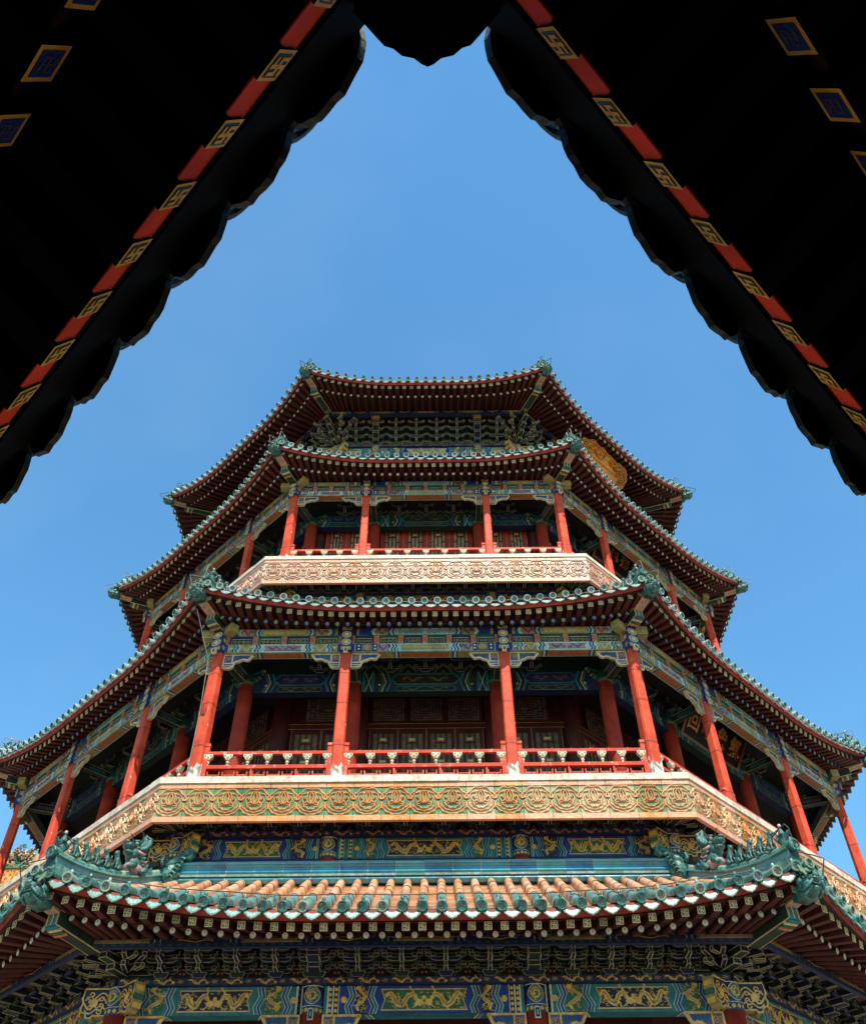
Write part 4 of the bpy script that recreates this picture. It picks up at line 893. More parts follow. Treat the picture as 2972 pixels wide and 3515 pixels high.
#==SPLIT==
# ================================================================== open gallery storeys
def gallery_beam(uc, L, n, b0, b1, b2, b3, seed, mid):
    mb = MB(); mb.X = Matrix.Translation((uc, 0, 0)); rn = random.Random(seed)
    mb.fbox(-L, L, n-.26, n, b0, b1, 'teal_lt'); mb.fbox(-L, L, n-.2, n-.06, b1, b2, 'blue'); mb.fbox(-L, L, n-.24, n-.005, b2, b3, 'teal')
    P = Paint(mb, n); h = b1-b0; q = Paint(mb, n-.005); Q = Paint(mb, n-.06)
    # lower beam
    c = L*.36; z0, z1 = b0+.004, b1-.004
    P.rect(-L, L, z0, z1, 'teal_lt' if not mid else 'blue', 1)
    P.rect(-c, c, z0, z1, 'white_line' if not mid else 'teal_lt', 1.5); P.hexpanel(0, c-.05, z0+h*.14, z1-h*.14, h*.14, 'pink' if not mid else 'olive', 'navy' if not mid else 'cream_line', 2, .012)
    for d in (-1, 1):
        if not mid: P.dragon(d*c*.45, (z0+z1)/2, c*.7, h*.55, 'purple', 5, flip=-d, seed=seed+d, waves=1.6)
        else: P.vine(min(0, d*c*.85), max(0, d*c*.85), z0+h*.22, z1-h*.22, 'gold_pale', 5, d)
        for i, mt in enumerate(('white_line', 'blue', 'teal_lt', 'blue_deep', 'white_line')): P.zig(d*(c+.03+i*.04), z0, z1, .05, .036, mt, 2+i % 2, d, 2)
        f0 = c+.24; f1 = min(L-.34, f0+.30)
        if f1 > f0:
            P.rect(*sorted((d*f0, d*f1)), z0, z1, 'olive' if not mid else 'pink', 1.7); P.dragon(d*(f0+f1)/2, (z0+z1)/2, (f1-f0)*1.05, h*.85, 'gold_pale' if not mid else 'purple', 3, seed=seed+5+d, waves=1.2)
            for i, mt in enumerate(('white_line', 'blue', 'teal_lt', 'teal')): P.zig(d*(f1+.03+i*.04), z0, z1, .05, .036, mt, 2+i % 2, d, 2)
        e = L-.2
        if mid and L > 1.5:
            for x in (L-.62, L-.22): P.rect(*sorted((d*x, d*(x+.09))), z0, z1, 'navy', 4); P.dot(d*(x+.045), z0+h*.3, .03, 'white_line', 5); P.dot(d*(x+.045), z0+h*.7, .03, 'white_line', 5)
            P.rect(*sorted((d*(L-.52), d*(L-.24))), z0, z1, 'purple', 4); P.dot(d*(L-.38), z0+h*.5, .11, 'olive', 5, 12, h*.4); P.dot(d*(L-.38), z0+h*.5, .05, 'orange_flower', 6)
        else:
            P.rect(*sorted((d*e, d*(e+.10))), z0, z1, 'olive', 3); P.dot(d*(e+.05), (z0+z1)/2, .04, 'gold_pale', 4)
        P.rect(*sorted((d*(L-.08), d*L)), z0, z1, 'blue', 5)
        P.line([(d*(L-.085), z0), (d*(L-.085), z1)], .014, 'white_line', 6)
    # soffit of the lower beam
    def sof(u0, u1, m): mb.add([(u0, -(n-.24), b0-.003), (u1, -(n-.24), b0-.003), (u1, -(n-.02), b0-.003), (u0, -(n-.02), b0-.003)], [(3,2,1,0)], m)
    sof(-L, L, 'olive'); mb.add([(x, -y, b0-.006) for x, y in ((-c*.9, n-.22), (c*.9, n-.22), (c*.9, n-.04), (-c*.9, n-.04))], [(3,2,1,0)], 'orange_soffit')
    for d in (-1, 1):
        for i, mt in enumerate(('blue', 'white_line', 'teal')): x = d*(c+.02+.05*i); mb.add([(x, -(n-.24), b0-.007), (x+.04, -(n-.24), b0-.007), (x+.04, -(n-.01), b0-.007), (x, -(n-.01), b0-.007)], [(3,2,1,0)], mt)
    # carved panels between flowered blocks
    npan = 4 if not mid else 6; bw = .13; st = (2*L)/npan; H = b2-b1
    for i in range(npan+1):
        u = -L+st*i; u0, u1 = max(-L, u-bw/2), min(L, u+bw/2); mb.fbox(u0, u1, n-.08, n-.008, b1+.004, b2-.004, 'orange_flower'); p2 = Paint(mb, n-.008); p2.vine(u0+.01, u1-.01, b1+.02, b2-.02, 'orange_soffit', 1, i, .014)
    for i in range(npan):
        c0, c1 = -L+st*i+bw/2, -L+st*(i+1)-bw/2; g = 'blue' if i % 2 == 0 else 'teal'
        Q.rect(c0, c1, b1, b2, g, 1)
        for r in (.0, ): Q.line([(c0+.02, b1+.02), (c1-.02, b1+.02), (c1-.02, b2-.02), (c0+.02, b2-.02)], .016, 'blue_deep' if g == 'blue' else 'green', 2, True)
        Q.rect(c0+.06, c1-.06, b1+.05, b2-.065, 'dark_wood', 2); Q.line([(c0+.055, b1+.045), (c1-.055, b1+.045), (c1-.055, b2-.06), (c0+.055, b2-.06)], .016, 'gold_pale', 4, True)
        Q.vine(c0+.075, c1-.075, b1+.06, b2-.075, 'cream_line', 3, i, .016); Q.vine(c0+.075, (c0+c1)/2, b1+.055, b2-.09, 'teal', 3, i+1, .010)
    # top strip
    h = b3-b2; z0, z1 = b2+.005, b3-.004; c = L*.40
    q.rect(-L, L, z0, z1, 'teal' if not mid else 'blue', 1); q.rect(-c, c, z0, z1, 'olive' if not mid else 'teal_lt', 2); q.vine(-c*.95, -.03, z0+.02, z1-.02, 'gold_pale' if not mid else 'blue', 3, 1); q.vine(.03, c*.95, z0+.02, z1-.02, 'gold_pale' if not mid else 'blue', 3, 2)
    for d in (-1, 1):
        for i, mt in enumerate(('teal_lt', 'blue', 'white_line', 'teal')): q.zig(d*(c+.02+i*.045), z0, z1, .045, .04, mt, 3+i % 2, d, 1)
        f0, f1 = c+.2, min(L-.3, c+.5); q.rect(*sorted((d*f0, d*f1)), z0, z1, 'orange_flower' if not mid else 'olive', 2); q.dragon(d*(f0+f1)/2, (z0+z1)/2, (f1-f0)*.95, h*.9, 'purple', 3, seed=seed+3)
        for i, mt in enumerate(('white_line', 'teal_lt', 'blue')): q.zig(d*(f1+.03+i*.045), z0, z1, .045, .04, mt, 3+i % 2, d, 1)
        q.rect(*sorted((d*(L-.1), d*L)), z0, z1, 'blue_deep', 3); q.rect(*sorted((d*(L-.16), d*(L-.1))), z0, z1, 'olive', 3)
    return mb
def lattice(mb, u0, u1, z0, z1, n, kind, paper='paper', bar='red_dark'):
    mb.fbox(u0, u1, n-.03, n-.005, z0, z1, paper); w = .016; W, H = u1-u0, z1-z0
    def v(u, a, b): mb.fbox(u-w/2, u+w/2, n-.004, n+.018, a, b, bar)
    def h(z, a, b): mb.fbox(a, b, n-.004, n+.015, z-w/2, z+w/2, bar)
    if kind == 0:
        for i in range(5):
            f = .5*i/5; a, b, c, d = u0+W*f, u1-W*f, z0+H*f, z1-H*f
            v(a, c, d); v(b, c, d); h(c, a, b); h(d, a, b)
            if i < 4:
                g = .5*(i+1)/5
                for t in ((.33, .67) if i % 2 else (.5,)):
                    x = a+(b-a)*t; v(x, c, z0+H*g); v(x, z1-H*g, d); y = c+(d-c)*t; h(y, a, u0+W*g); h(y, u1-W*g, b)
    else:
        w = .034; h(z0+.012, u0, u1); h(z1-.012, u0, u1)
        for i in range(0, 5): v(u0+W*i/4, z0, z1)
        n2 = max(2, int(H/.55))
        for j in range(n2+1):
            for i in range(4):
                z = z0+H*(j+(.5 if i in (1, 2) else .12))/n2
                if z < z1: h(z, u0+W*i/4, u0+W*(i+1)/4)
        mb.fbox(u0+W*.36, u0+W*.64, n, n+.03, z0+H*.52, z0+H*.56, 'gold_pale'); mb.fbox(u0+W*.36, u0+W*.64, n, n+.03, z0+H*.86, z0+H*.90, 'gold_pale')
def leaf(u0, u1, z0, z1, n):
    mb = MB(); f = .09 if z0 < 15 else .13; rd = 'red_dark' if z0 < 15 else 'red_board'  # upper-storey frames take a brighter red, bounce light put into the colour
    mb.fbox(u0+.004, u0+f, n-.04, n+.03, z0, z1, rd); mb.fbox(u1-f, u1-.004, n-.04, n+.03, z0, z1, rd)
    H = z1-z0
    for z, t in ((z0, .1), (z0+H*.30, .07), (z0+H*.38, .07), (z1-.08, .08)): mb.fbox(u0+f+.001, u1-f-.001, n-.04, n+.027, z, z+t, rd)
    mb.fbox(u0+f, u1-f, n-.03, n, z0+.1, z0+H*.30, 'red_board'); mb.fbox(u0+f, u1-f, n-.03, n, z0+H*.30+.07, z0+H*.38, 'red_board')
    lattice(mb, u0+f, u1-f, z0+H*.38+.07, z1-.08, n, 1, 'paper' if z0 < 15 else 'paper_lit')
    P = Paint(mb, n+.031); P.line([(u0+.012, z0), (u0+.012, z1)], .008, 'cream_line', 1); P.line([(u1-.012, z0), (u1-.012, z1)], .008, 'cream_line', 1)
    return mb
def baluster(u, n, z0, z1):
    mb = MB(); H = z1-z0; zt = z1
    outl(mb, [(u-.098, zt), (u+.098, zt), (u+.10, zt-H*.16), (u+.08, zt-H*.30), (u+.05, zt-H*.38), (u+.035, zt-H*.52), (u-.035, zt-H*.52), (u-.05, zt-H*.38), (u-.08, zt-H*.30), (u-.10, zt-H*.16)], n+.05, .10, 'cream', 'white_line', .012)
    P = Paint(mb, n+.055); P.poly([(u-.03, zt-H*.22), (u+.03, zt-H*.22), (u+.035, zt-H*.36), (u, zt-H*.5), (u-.035, zt-H*.36)], 'olive', 1); P.dot(u-.06, zt-H*.16, .02, 'teal', 1); P.dot(u+.06, zt-H*.16, .02, 'teal', 1)
    mb.smooth = True; mb.ell((u, -n, z0+H*.30), .042, .042, H*.17, 'coping', 10, 6); mb.ell((u, -n, z0+H*.06), .034, .034, H*.09, 'coping', 10, 5); mb.smooth = False
    return mb
def railing(u0, u1, n, zf, zb, zt, nb, parts=True, k=0):
    """rails and posts of one bay, with balusters and fretwork below"""
    mb = MB()
    for u in (u0+.05, u1-.05):
        mb.fbox(u-.05, u+.05, n-.05, n+.05, zf, zt+.10, 'rail_red'); mb.fbox(u-.035, u+.035, n-.035, n+.035, zt+.10, zt+.13, 'rail_red'); mb.fbox(u-.055, u+.055, n-.055, n+.055, zt+.13, zt+.20, 'rail_red')
    a, b = u0+.101, u1-.101
    mb.fbox(a, b, n-.04, n+.04, zt-.075, zt, 'rail_red'); mb.fbox(a, b, n-.04, n+.045, zb, zb+.085, 'rail_red'); mb.fbox(a, b, n-.04, n+.04, zf+.02, zf+.10, 'rail_red')
    for i in range(int((b-a)/.42)):
        u = a+.25+.42*i; mb.tube([(u, -n, zt), (u, -n, zt+.045)], [.008, .003], 'white_line', 5)
    st = (b-a)/nb; subs = []
    for i in range(nb+1):
        subs.append(('baluster', baluster(a+st*i, n, zb+.085, zt-.075)))
    npan = max(2, int(round((b-a)/.33)))
    ps = (b-a)/npan
    for i in range(npan):
        p = MB(); c0 = a+ps*i+.02; c1 = a+ps*(i+1)-.02
        if i % 3 == 2: p.fbox(c1-.0, c1+.04, n-.03, n+.03, zf+.10, zb, 'rail_red'); c1 -= .05
        for f in (0, .3, .7, 1):
            x = c0+.016+(c1-c0-.032)*f; top_ = zb-.06 if f in (0, 1) else zb-.16; p.fbox(x-.014, x+.014, n-.014, n+.014, zf+.1, top_, 'rail_red')
        p.fbox(c0+.03, c1-.03, n-.013, n+.013, zb-.16, zb-.13, 'rail_red'); p.fbox(c0+.03, c1-.03, n-.013, n+.013, zb-.36, zb-.33, 'rail_red')
        subs.append(('fret_panel', p))
    if parts:
        o = put('railing', mb, tower, k)
        for nm, s in subs: put(nm, s, o)
    else:
        for nm, s in subs:
            for f, m in zip(s.f, s.m): mb.add([s.v[j] for j in f], [list(range(len(f)))], s.mats[m])
        return mb
def storey(a, uc, zf, bs, n, ai, ui, zi, ib, aw, rb, rt, cw, seed, nbs, cl):
    b0, b1, b2, b3 = bs; C = a*T8; Ci = ai*T8; ks = (0, 1, -1, 2, -2)
    sq = square_col(b0-zf, cw).mesh('column'); R = a/cos(pi/8)
    def head(): # painted column head between the beams
        mb = MB(); w_ = cw*.46; mb.box(-w_, w_, -w_-.07, w_, b0-zf, b3-zf, 'blue'); P = Paint(mb, w_+.07)
        H = b3-b0
        for f in (.34, .66):
            P.dot(0, b0-zf+H*f, w_*.95, 'gold_pale', 2, 10, H*.14); P.dot(0, b0-zf+H*f, w_*.8, 'olive', 3, 10, H*.115); P.dot(0, b0-zf+H*f, w_*.45, 'gold_pale', 4, 7, H*.07)
        for an in (90, -90):
            mb.X = Matrix.Translation((0, -.035, 0)) @ Matrix.Rotation(radians(an), 4, 'Z'); P2 = Paint(mb, w_)
            for f in (.2, .5, .8): P2.dot(0, b0-zf+H*f, w_*.95, 'olive', 1, 10, H*.12); P2.dot(0, b0-zf+H*f, w_*.6, 'gold_pale', 2, 8, H*.07)
            mb.X = None
        P.rect(-w_, w_, b0-zf, b0-zf+H*.16, 'olive', 1); P.vine(-w_, w_, b0-zf+.01, b0-zf+H*.15, 'gold_pale', 2); P.rect(-w_, w_, b3-zf-.1, b3-zf, 'olive', 1)
        return mb
    hd = head().mesh('column_head')
    tg = MB(); tg.fbox(-.05, .05, cw*.46+.06, cw*.46+.12, b0-zf-.09, b0-zf+.05, 'cream'); Paint(tg, cw*.46+.12).rect(-.028, .028, b0-zf-.07, b0-zf+.03, 'olive_dark', 1); tg = tg.mesh('column_tag')
    for k in ks:
        for u in (-uc, uc):
            o = put('column', sq, tower); o.rotation_euler.z = radians(45*k); p = RZ(k) @ Vector((u, -a, 0)); o.location = (p.x, p.y, zf+1.6); put('column_head', hd, o); put('column_tag', tg, o)
    for k in (0, -1, 1, -2):
        o = put('column', sq, tower); o.rotation_euler.z = radians(45*k+22.5); p = Matrix.Rotation(radians(45*k+22.5), 4, 'Z') @ Vector((0, -R, 0)); o.location = (p.x, p.y, zf+1.6); o.scale = (1.12, 1.12, 1); put('column_head', hd, o); put('column_tag', tg, o)
        if k == -1 and a > 11:
            o['label'] = 'corner column with red paint peeling off in a curled flake'
            fl = MB(); P = Paint(fl, cw*.455); rn = random.Random(2)
            P.poly([(.0, 1.75), (.06, 1.72), (.085, 1.9), (.09, 2.3), (.06, 2.42), (.0, 2.36), (-.03, 2.2), (-.02, 1.95)], 'coping', 1); P.poly([(-.05, 2.1), (.03, 2.0), (.05, 2.25), (.0, 2.38), (-.07, 2.3)], 'gal_mid', 2)
            G = [[Vector((-.13+.16*i/5, -(cw*.455+.012+.075*sin(pi*i/5)*(1-j/4)), 2.34-.22*j/4+.03*sin(i*2))) for i in range(6)] for j in range(5)]
            for j in range(4):
                for i in range(5): fl.poly([G[j][i], G[j+1][i], G[j+1][i+1], G[j][i+1]], 'red_paint')
            put('paint_flake', fl, o)
    bays = ((-(uc+C)/2, (C-uc)/2-cw/2+.0), (0, uc-cw/2), ((uc+C)/2, (C-uc)/2-cw/2+.0))
    for i, (c, L) in enumerate(bays):
        me = gallery_beam(c, L, n, b0, b1, b2, b3, seed+i, i == 1).mesh('painted_beam')
        for k in ks: put('painted_beam', me, tower, k)
        nb = nbs[i == 1]
        railing(c-L, c+L, a+.03, zf, rb, rt, nb, True, 0)
        me = railing(c-L, c+L, a+.03, zf, rb, rt, nb, False).mesh('railing')
        for k in (1, -1): put('railing', me, tower, k)
        for d in (-1, 1):
            cb = corbel(*cl, fancy='gold_pale'); mb = MB(); mb.X = Matrix.Translation((c-d*(L+.0), -(n-.12), b0-.008)) @ Matrix.Scale(d, 4, (1, 0, 0))
            for f, m in zip(cb.f, cb.m): mb.add([cb.v[j] for j in f], [list(range(len(f)))[::d]], cb.mats[m])
            me = mb.mesh('corbel')
            for k in ks: put('corbel', me, tower, k)
    for d in (-1, 1): # beam ends crossing at the corners
        mb = MB(); u0, u1 = sorted((d*(C+.14), d*(C+.50))); H = b3-b2
        mb.extr([Vector((u, -(n-.22), z)) for u, z in ((u0, b2-.03), (u1, b2-.03), (u1, b3-.02), (u0, b3-.02))], (0, -.22, 0), 'olive', 'olive'); P = Paint(mb, n); P.line([(u0+.01, b2-.02), (u1-.01, b2-.02), (u1-.01, b3-.03), (u0+.01, b3-.03)], .014, 'gold_pale', 1, True); P.vine(u0+.03, u1-.03, b2, b3-.05, 'gold_pale', 1, 2)
        me = mb.mesh('beam_end')
        for k in (0, 1, -1, 2, -2): put('beam_end', me, tower, k)
    # inner ring of round columns with collars
    ci = round_col(0, 0, .19, 0, zi-zf, 'red_paint'); co = MB(); z = zi-zf
    co.smooth = True; co.tube([(0, 0, z-.02), (0, 0, z+.06), (0, 0, z+.1), (0, 0, z+.3)], [.21, .225, .2, .2], 'green', 20); co.smooth = False
    for j in range(8):
        d = Vector((cos(j*pi/4), sin(j*pi/4), 0))
        if j % 2 == 0:
            for s_ in range(4): co.bar(d*(.18)+Vector((0, 0, z+.07+.075*s_)), d*(.30+.06*s_)+Vector((0, 0, z+.09+.085*s_)), .10, .06, ('green', 'teal', 'green_dark', 'teal')[s_]); co.bar(d*(.30+.06*s_)+Vector((0, 0, z+.09+.085*s_)), d*(.312+.06*s_)+Vector((0, 0, z+.09+.085*s_)), .09, .03, 'gold' if s_ % 2 else 'orange_flower')
    cim, com = ci.mesh('inner_column'), co.mesh('column_collar')
    for k in (0, 1, -1):
        for u in (-ui, ui):
            o = put('inner_column', cim, tower); o.rotation_euler.z = radians(45*k); p = RZ(k) @ Vector((u, -ai, 0)); o.location = (p.x, p.y, zf+1.6); put('column_collar', com, o)
            t = MB(); t.bar((u, -ai, zi+.1), (u, -(a-.05), zi+.1), .14, .2, 'green_dark')
            for q in (-1, 1): t.bar((u+q*.072, -ai-.2, zi+.01), (u+q*.072, -(a-.05), zi+.01), .012, .016, 'cream_line'); t.bar((u+q*.072, -ai-.2, zi+.19), (u+q*.072, -(a-.05), zi+.19), .012, .016, 'cream_line'); t.bar((u+q*.074, -ai-.35, zi+.1), (u+q*.074, -(a-.35), zi+.1), .008, .09, 'teal')
            put('tie_beam', t, tower, k)
    for k in (0, -1, 1, -2):
        o = put('inner_column', cim, tower); o.rotation_euler.z = radians(45*k+22.5); p = RZ(k) @ Vector((Ci, -ai, 0)); o.location = (p.x, p.y, zf+1.6); put('column_collar', com, o)
        t = MB(); p0 = Vector((Ci, -ai, zi+.12)); p1 = Vector((C*.985, -a*.985, zi+.12)); t.bar(p0, p1, .16, .24, 'green_dark')
        x = Vector((cos(pi/8), sin(pi/8), 0))
        for q in (-1, 1):
            for dz in (-.11, .11): t.bar(p0+x*q*.082+Vector((0,0,dz)), p1+x*q*.082+Vector((0,0,dz)), .012, .016, 'cream_line')
            t.bar(p0.lerp(p1, .3)+x*q*.084, p0.lerp(p1, .8)+x*q*.084, .008, .1, 'purple')
        put('tie_beam', t, tower, k)
    for i, (c, L) in enumerate(((-(ui+Ci)/2, (Ci-ui)/2-.18), (0, ui-.18), ((ui+Ci)/2, (Ci-ui)/2-.18))):
        mb = MB(); mb.X = Matrix.Translation((c, 0, 0)); mb.fbox(-L, L, ai-.12, ai+.1, ib[0], ib[1], 'green_dark' if i == 1 else 'blue_deep'); P = Paint(mb, ai+.1); H = ib[1]-ib[0]
        P.rect(-L, L, ib[0], ib[0]+H*.3, 'blue_deep' if i == 1 else 'navy', 1)
        P.hexpanel(0, L*.46, ib[0]+H*.36, ib[1]-H*.06, -H*.22, 'dark_wood' if i == 1 else 'blue_deep', 'teal', 1, .03); P.hexpanel(0, L*.44, ib[0]+.01, ib[0]+H*.28, -H*.1, 'dark_wood', 'teal', 2, .02)
        for d in (-1, 1): P.dragon(d*L*.2, ib[0]+H*.65, L*.34, H*.3, 'olive_dark' if i == 1 else 'purple', 4, flip=d, seed=d); P.dragon(d*L*.2, ib[0]+H*.14, L*.34, H*.2, 'olive_dark', 4, flip=d, seed=d+3, detail=False)
        for d in (-1, 1):
            for j, mt in enumerate(('teal', 'blue_deep', 'cream_line', 'green')): P.zig(d*(L*.58+j*.06), ib[0], ib[1], -.1, .03 if mt == 'cream_line' else .05, mt, 2, d, 1)
            if i == 1:
                for x in (.8, .94): P.rect(*sorted((d*L*x, d*(L*x+.08))), ib[0], ib[1], 'teal', 2)
                P.line([(d*L*.83, ib[0]), (d*L*.94, ib[1])], .02, 'teal_lt', 3); P.line([(d*L*.94, ib[0]), (d*L*.83, ib[1])], .02, 'teal_lt', 3)
            P.dot(d*L*.72, ib[0]+H*.36, .028, 'gold_pale', 4)
        me = mb.mesh('inner_beam')
        for k in (0, 1, -1): put('inner_beam', me, tower, k)
    place_brackets([-2.7+.9*i for i in range(7)], (), 1, ai, ib[1], .25, .15, b3, (0, 1, -1), .2, Ci, False, False)
    # inner wall
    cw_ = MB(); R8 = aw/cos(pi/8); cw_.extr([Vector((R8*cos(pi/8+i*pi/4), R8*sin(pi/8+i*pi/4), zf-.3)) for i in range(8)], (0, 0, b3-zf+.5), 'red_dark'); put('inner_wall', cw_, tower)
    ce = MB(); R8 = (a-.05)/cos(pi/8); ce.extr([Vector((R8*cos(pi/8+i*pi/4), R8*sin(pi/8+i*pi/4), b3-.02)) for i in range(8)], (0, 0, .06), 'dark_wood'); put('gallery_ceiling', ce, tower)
    zd = zf+(zi-zf)*1.04 if a > 11 else zi-.02
    zd = {True: 13.72, False: 21.95}[a > 11]
    wr = .17; wb = aw*T8
    mb = MB()
    for u in (-1.72, 1.72, -wb+.05, wb-.05):
        mb.smooth = True; mb.tube([(u, -aw, zf), (u, -aw, b3)], .2, 'red_dark', 16, cap=False); mb.smooth = False
    mb.fbox(-wb, wb, aw-.02, aw+.1, zd, zd+.18, 'red_dark'); mb.fbox(-wb, wb, aw-.02, aw+.08, zf, zf+.3, 'red_board')
    P = Paint(mb, aw+.1); P.line([(-wb, zd+.015), (wb, zd+.015)], .012, 'cream_line', 1); P.line([(-wb, zd+.165), (wb, zd+.165)], .01, 'gold', 1)
    me = mb.mesh('wall_frame')
    for k in (0, 1, -1): put('wall_frame', me, tower, k)
    spans = [(-1.5+.75*i, -1.5+.75*(i+1)) for i in range(4)]+[(-wb+.3+(wb-2.25)*.5*i, -wb+.3+(wb-2.25)*.5*(i+1)) for i in range(2)]+[(1.95+(wb-2.25)*.5*i, 1.95+(wb-2.25)*.5*(i+1)) for i in range(2)]
    for s in spans:
        me = leaf(s[0], s[1], zf+.3, zd, aw+.05).mesh('door_leaf')
        for k in (0, 1, -1): put('door_leaf', me, tower, k)
    if a > 11:
        for s in ((-1.5, -.5), (-.5, .5), (.5, 1.5), (-wb+.55, -1.95), (1.95, wb-.55)):
            mb = MB(); z0 = zd+.20; z1 = b3-.05; mb.fbox(s[0]+.01, s[0]+.07, aw, aw+.09, z0, z1, 'red_dark'); mb.fbox(s[1]-.07, s[1]-.01, aw, aw+.09, z0, z1, 'red_dark'); mb.fbox(s[0]+.07, s[1]-.07, aw, aw+.085, z0, z0+.07, 'red_dark'); lattice(mb, s[0]+.08, s[1]-.08, z0+.07, min(z1, z0+1.0), aw+.06, 0); me = mb.mesh('lattice_window')
            for k in (0, 1, -1): put('lattice_window', me, tower, k)
storey(12.15, 1.93, 10.13, (14.03, 14.27, 14.54, 14.76), 12.27, 10.95, 1.80, 13.98, (13.72, 14.30), 9.3, 10.87, 11.30, .27, 100, (6, 7), (.72, .40))
storey(10.2, 1.92, 18.43, (21.93, 22.13, 22.38, 22.57), 10.32, 9.1, 1.70, 21.72, (21.62, 22.15), 8.7, 19.11, 19.55, .25, 200, (4, 6), (.66, .34))
# top storey wall under the highest eave
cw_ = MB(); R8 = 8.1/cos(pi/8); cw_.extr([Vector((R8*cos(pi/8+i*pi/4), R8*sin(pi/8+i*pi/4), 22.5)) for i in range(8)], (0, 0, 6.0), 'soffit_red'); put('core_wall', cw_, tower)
for i, (uc, L) in enumerate(((-(1.92+3.4)/2, (3.4-1.92)/2-.15), (0, 1.92-.17), ((1.92+3.4)/2, (3.4-1.92)/2-.15))):
    mb = MB(); mb.X = Matrix.Translation((uc, 0, 0)); mb.fbox(-L, L, 8.0, 8.25, 26.2, 26.87, 'blue_deep'); hexi(Paint(mb, 8.25), L, 26.36, 26.87, 'blue' if i == 1 else 'teal', 'olive' if i == 1 else 'green', 'teal_lt', 'gold_pale', i == 1, 300+i); me = mb.mesh('painted_beam')
    for k in (0, 1, -1): put('painted_beam', me, tower, k)
for k in (0, 1, -1):
    for u in (-1.92, 1.92): put('column', round_col(u, 8.2, .17, 24., 26.36, 'red_paint', 26.87), tower, k)
for k in (0, -1, 1, -2): put('column', round_col(8.2*T8, 8.2, .18, 24., 26.36, 'red_paint', 26.87, pi/8), tower, k)
mb = MB(); mb.fbox(-3.45, 3.45, 8.0, 8.32, 26.875, 26.98, 'blue_deep'); dragon_band(Paint(mb, 8.32), -3.45, 3.45, 26.88, 26.975, 'orange_flower', 9); me = mb.mesh('plate_beam')
for k in (0, 1, -1): put('plate_beam', me, tower, k)
both_ends('beam_end', 26.36, 26.87, 8.26, 8.2, .40, col='olive')
pos4 = [-1.92-.74, ]+[-1.92+3.84/5*i for i in range(6)]+[1.92+.74]
place_brackets(pos4, (-1.92, 1.92), 3, 8.2, 26.98, .19, .215, 28.2, (0, 1, -1), .265, 3.4)
purlin(E4, 8.9, .26, (0, 1, -1), 400)
if brk_rest.v: put('bracket_set', brk_rest, tower, kind='stuff')
sp = MB(); sp.smooth = True; sp.tube([(0, 0, 35.6), (0, 0, 36.6), (0, 0, 37.2), (0, 0, 38.2)], [.5, .35, .45, .05], 'glaze_teal', 16); put('roof_finial', sp, tower)
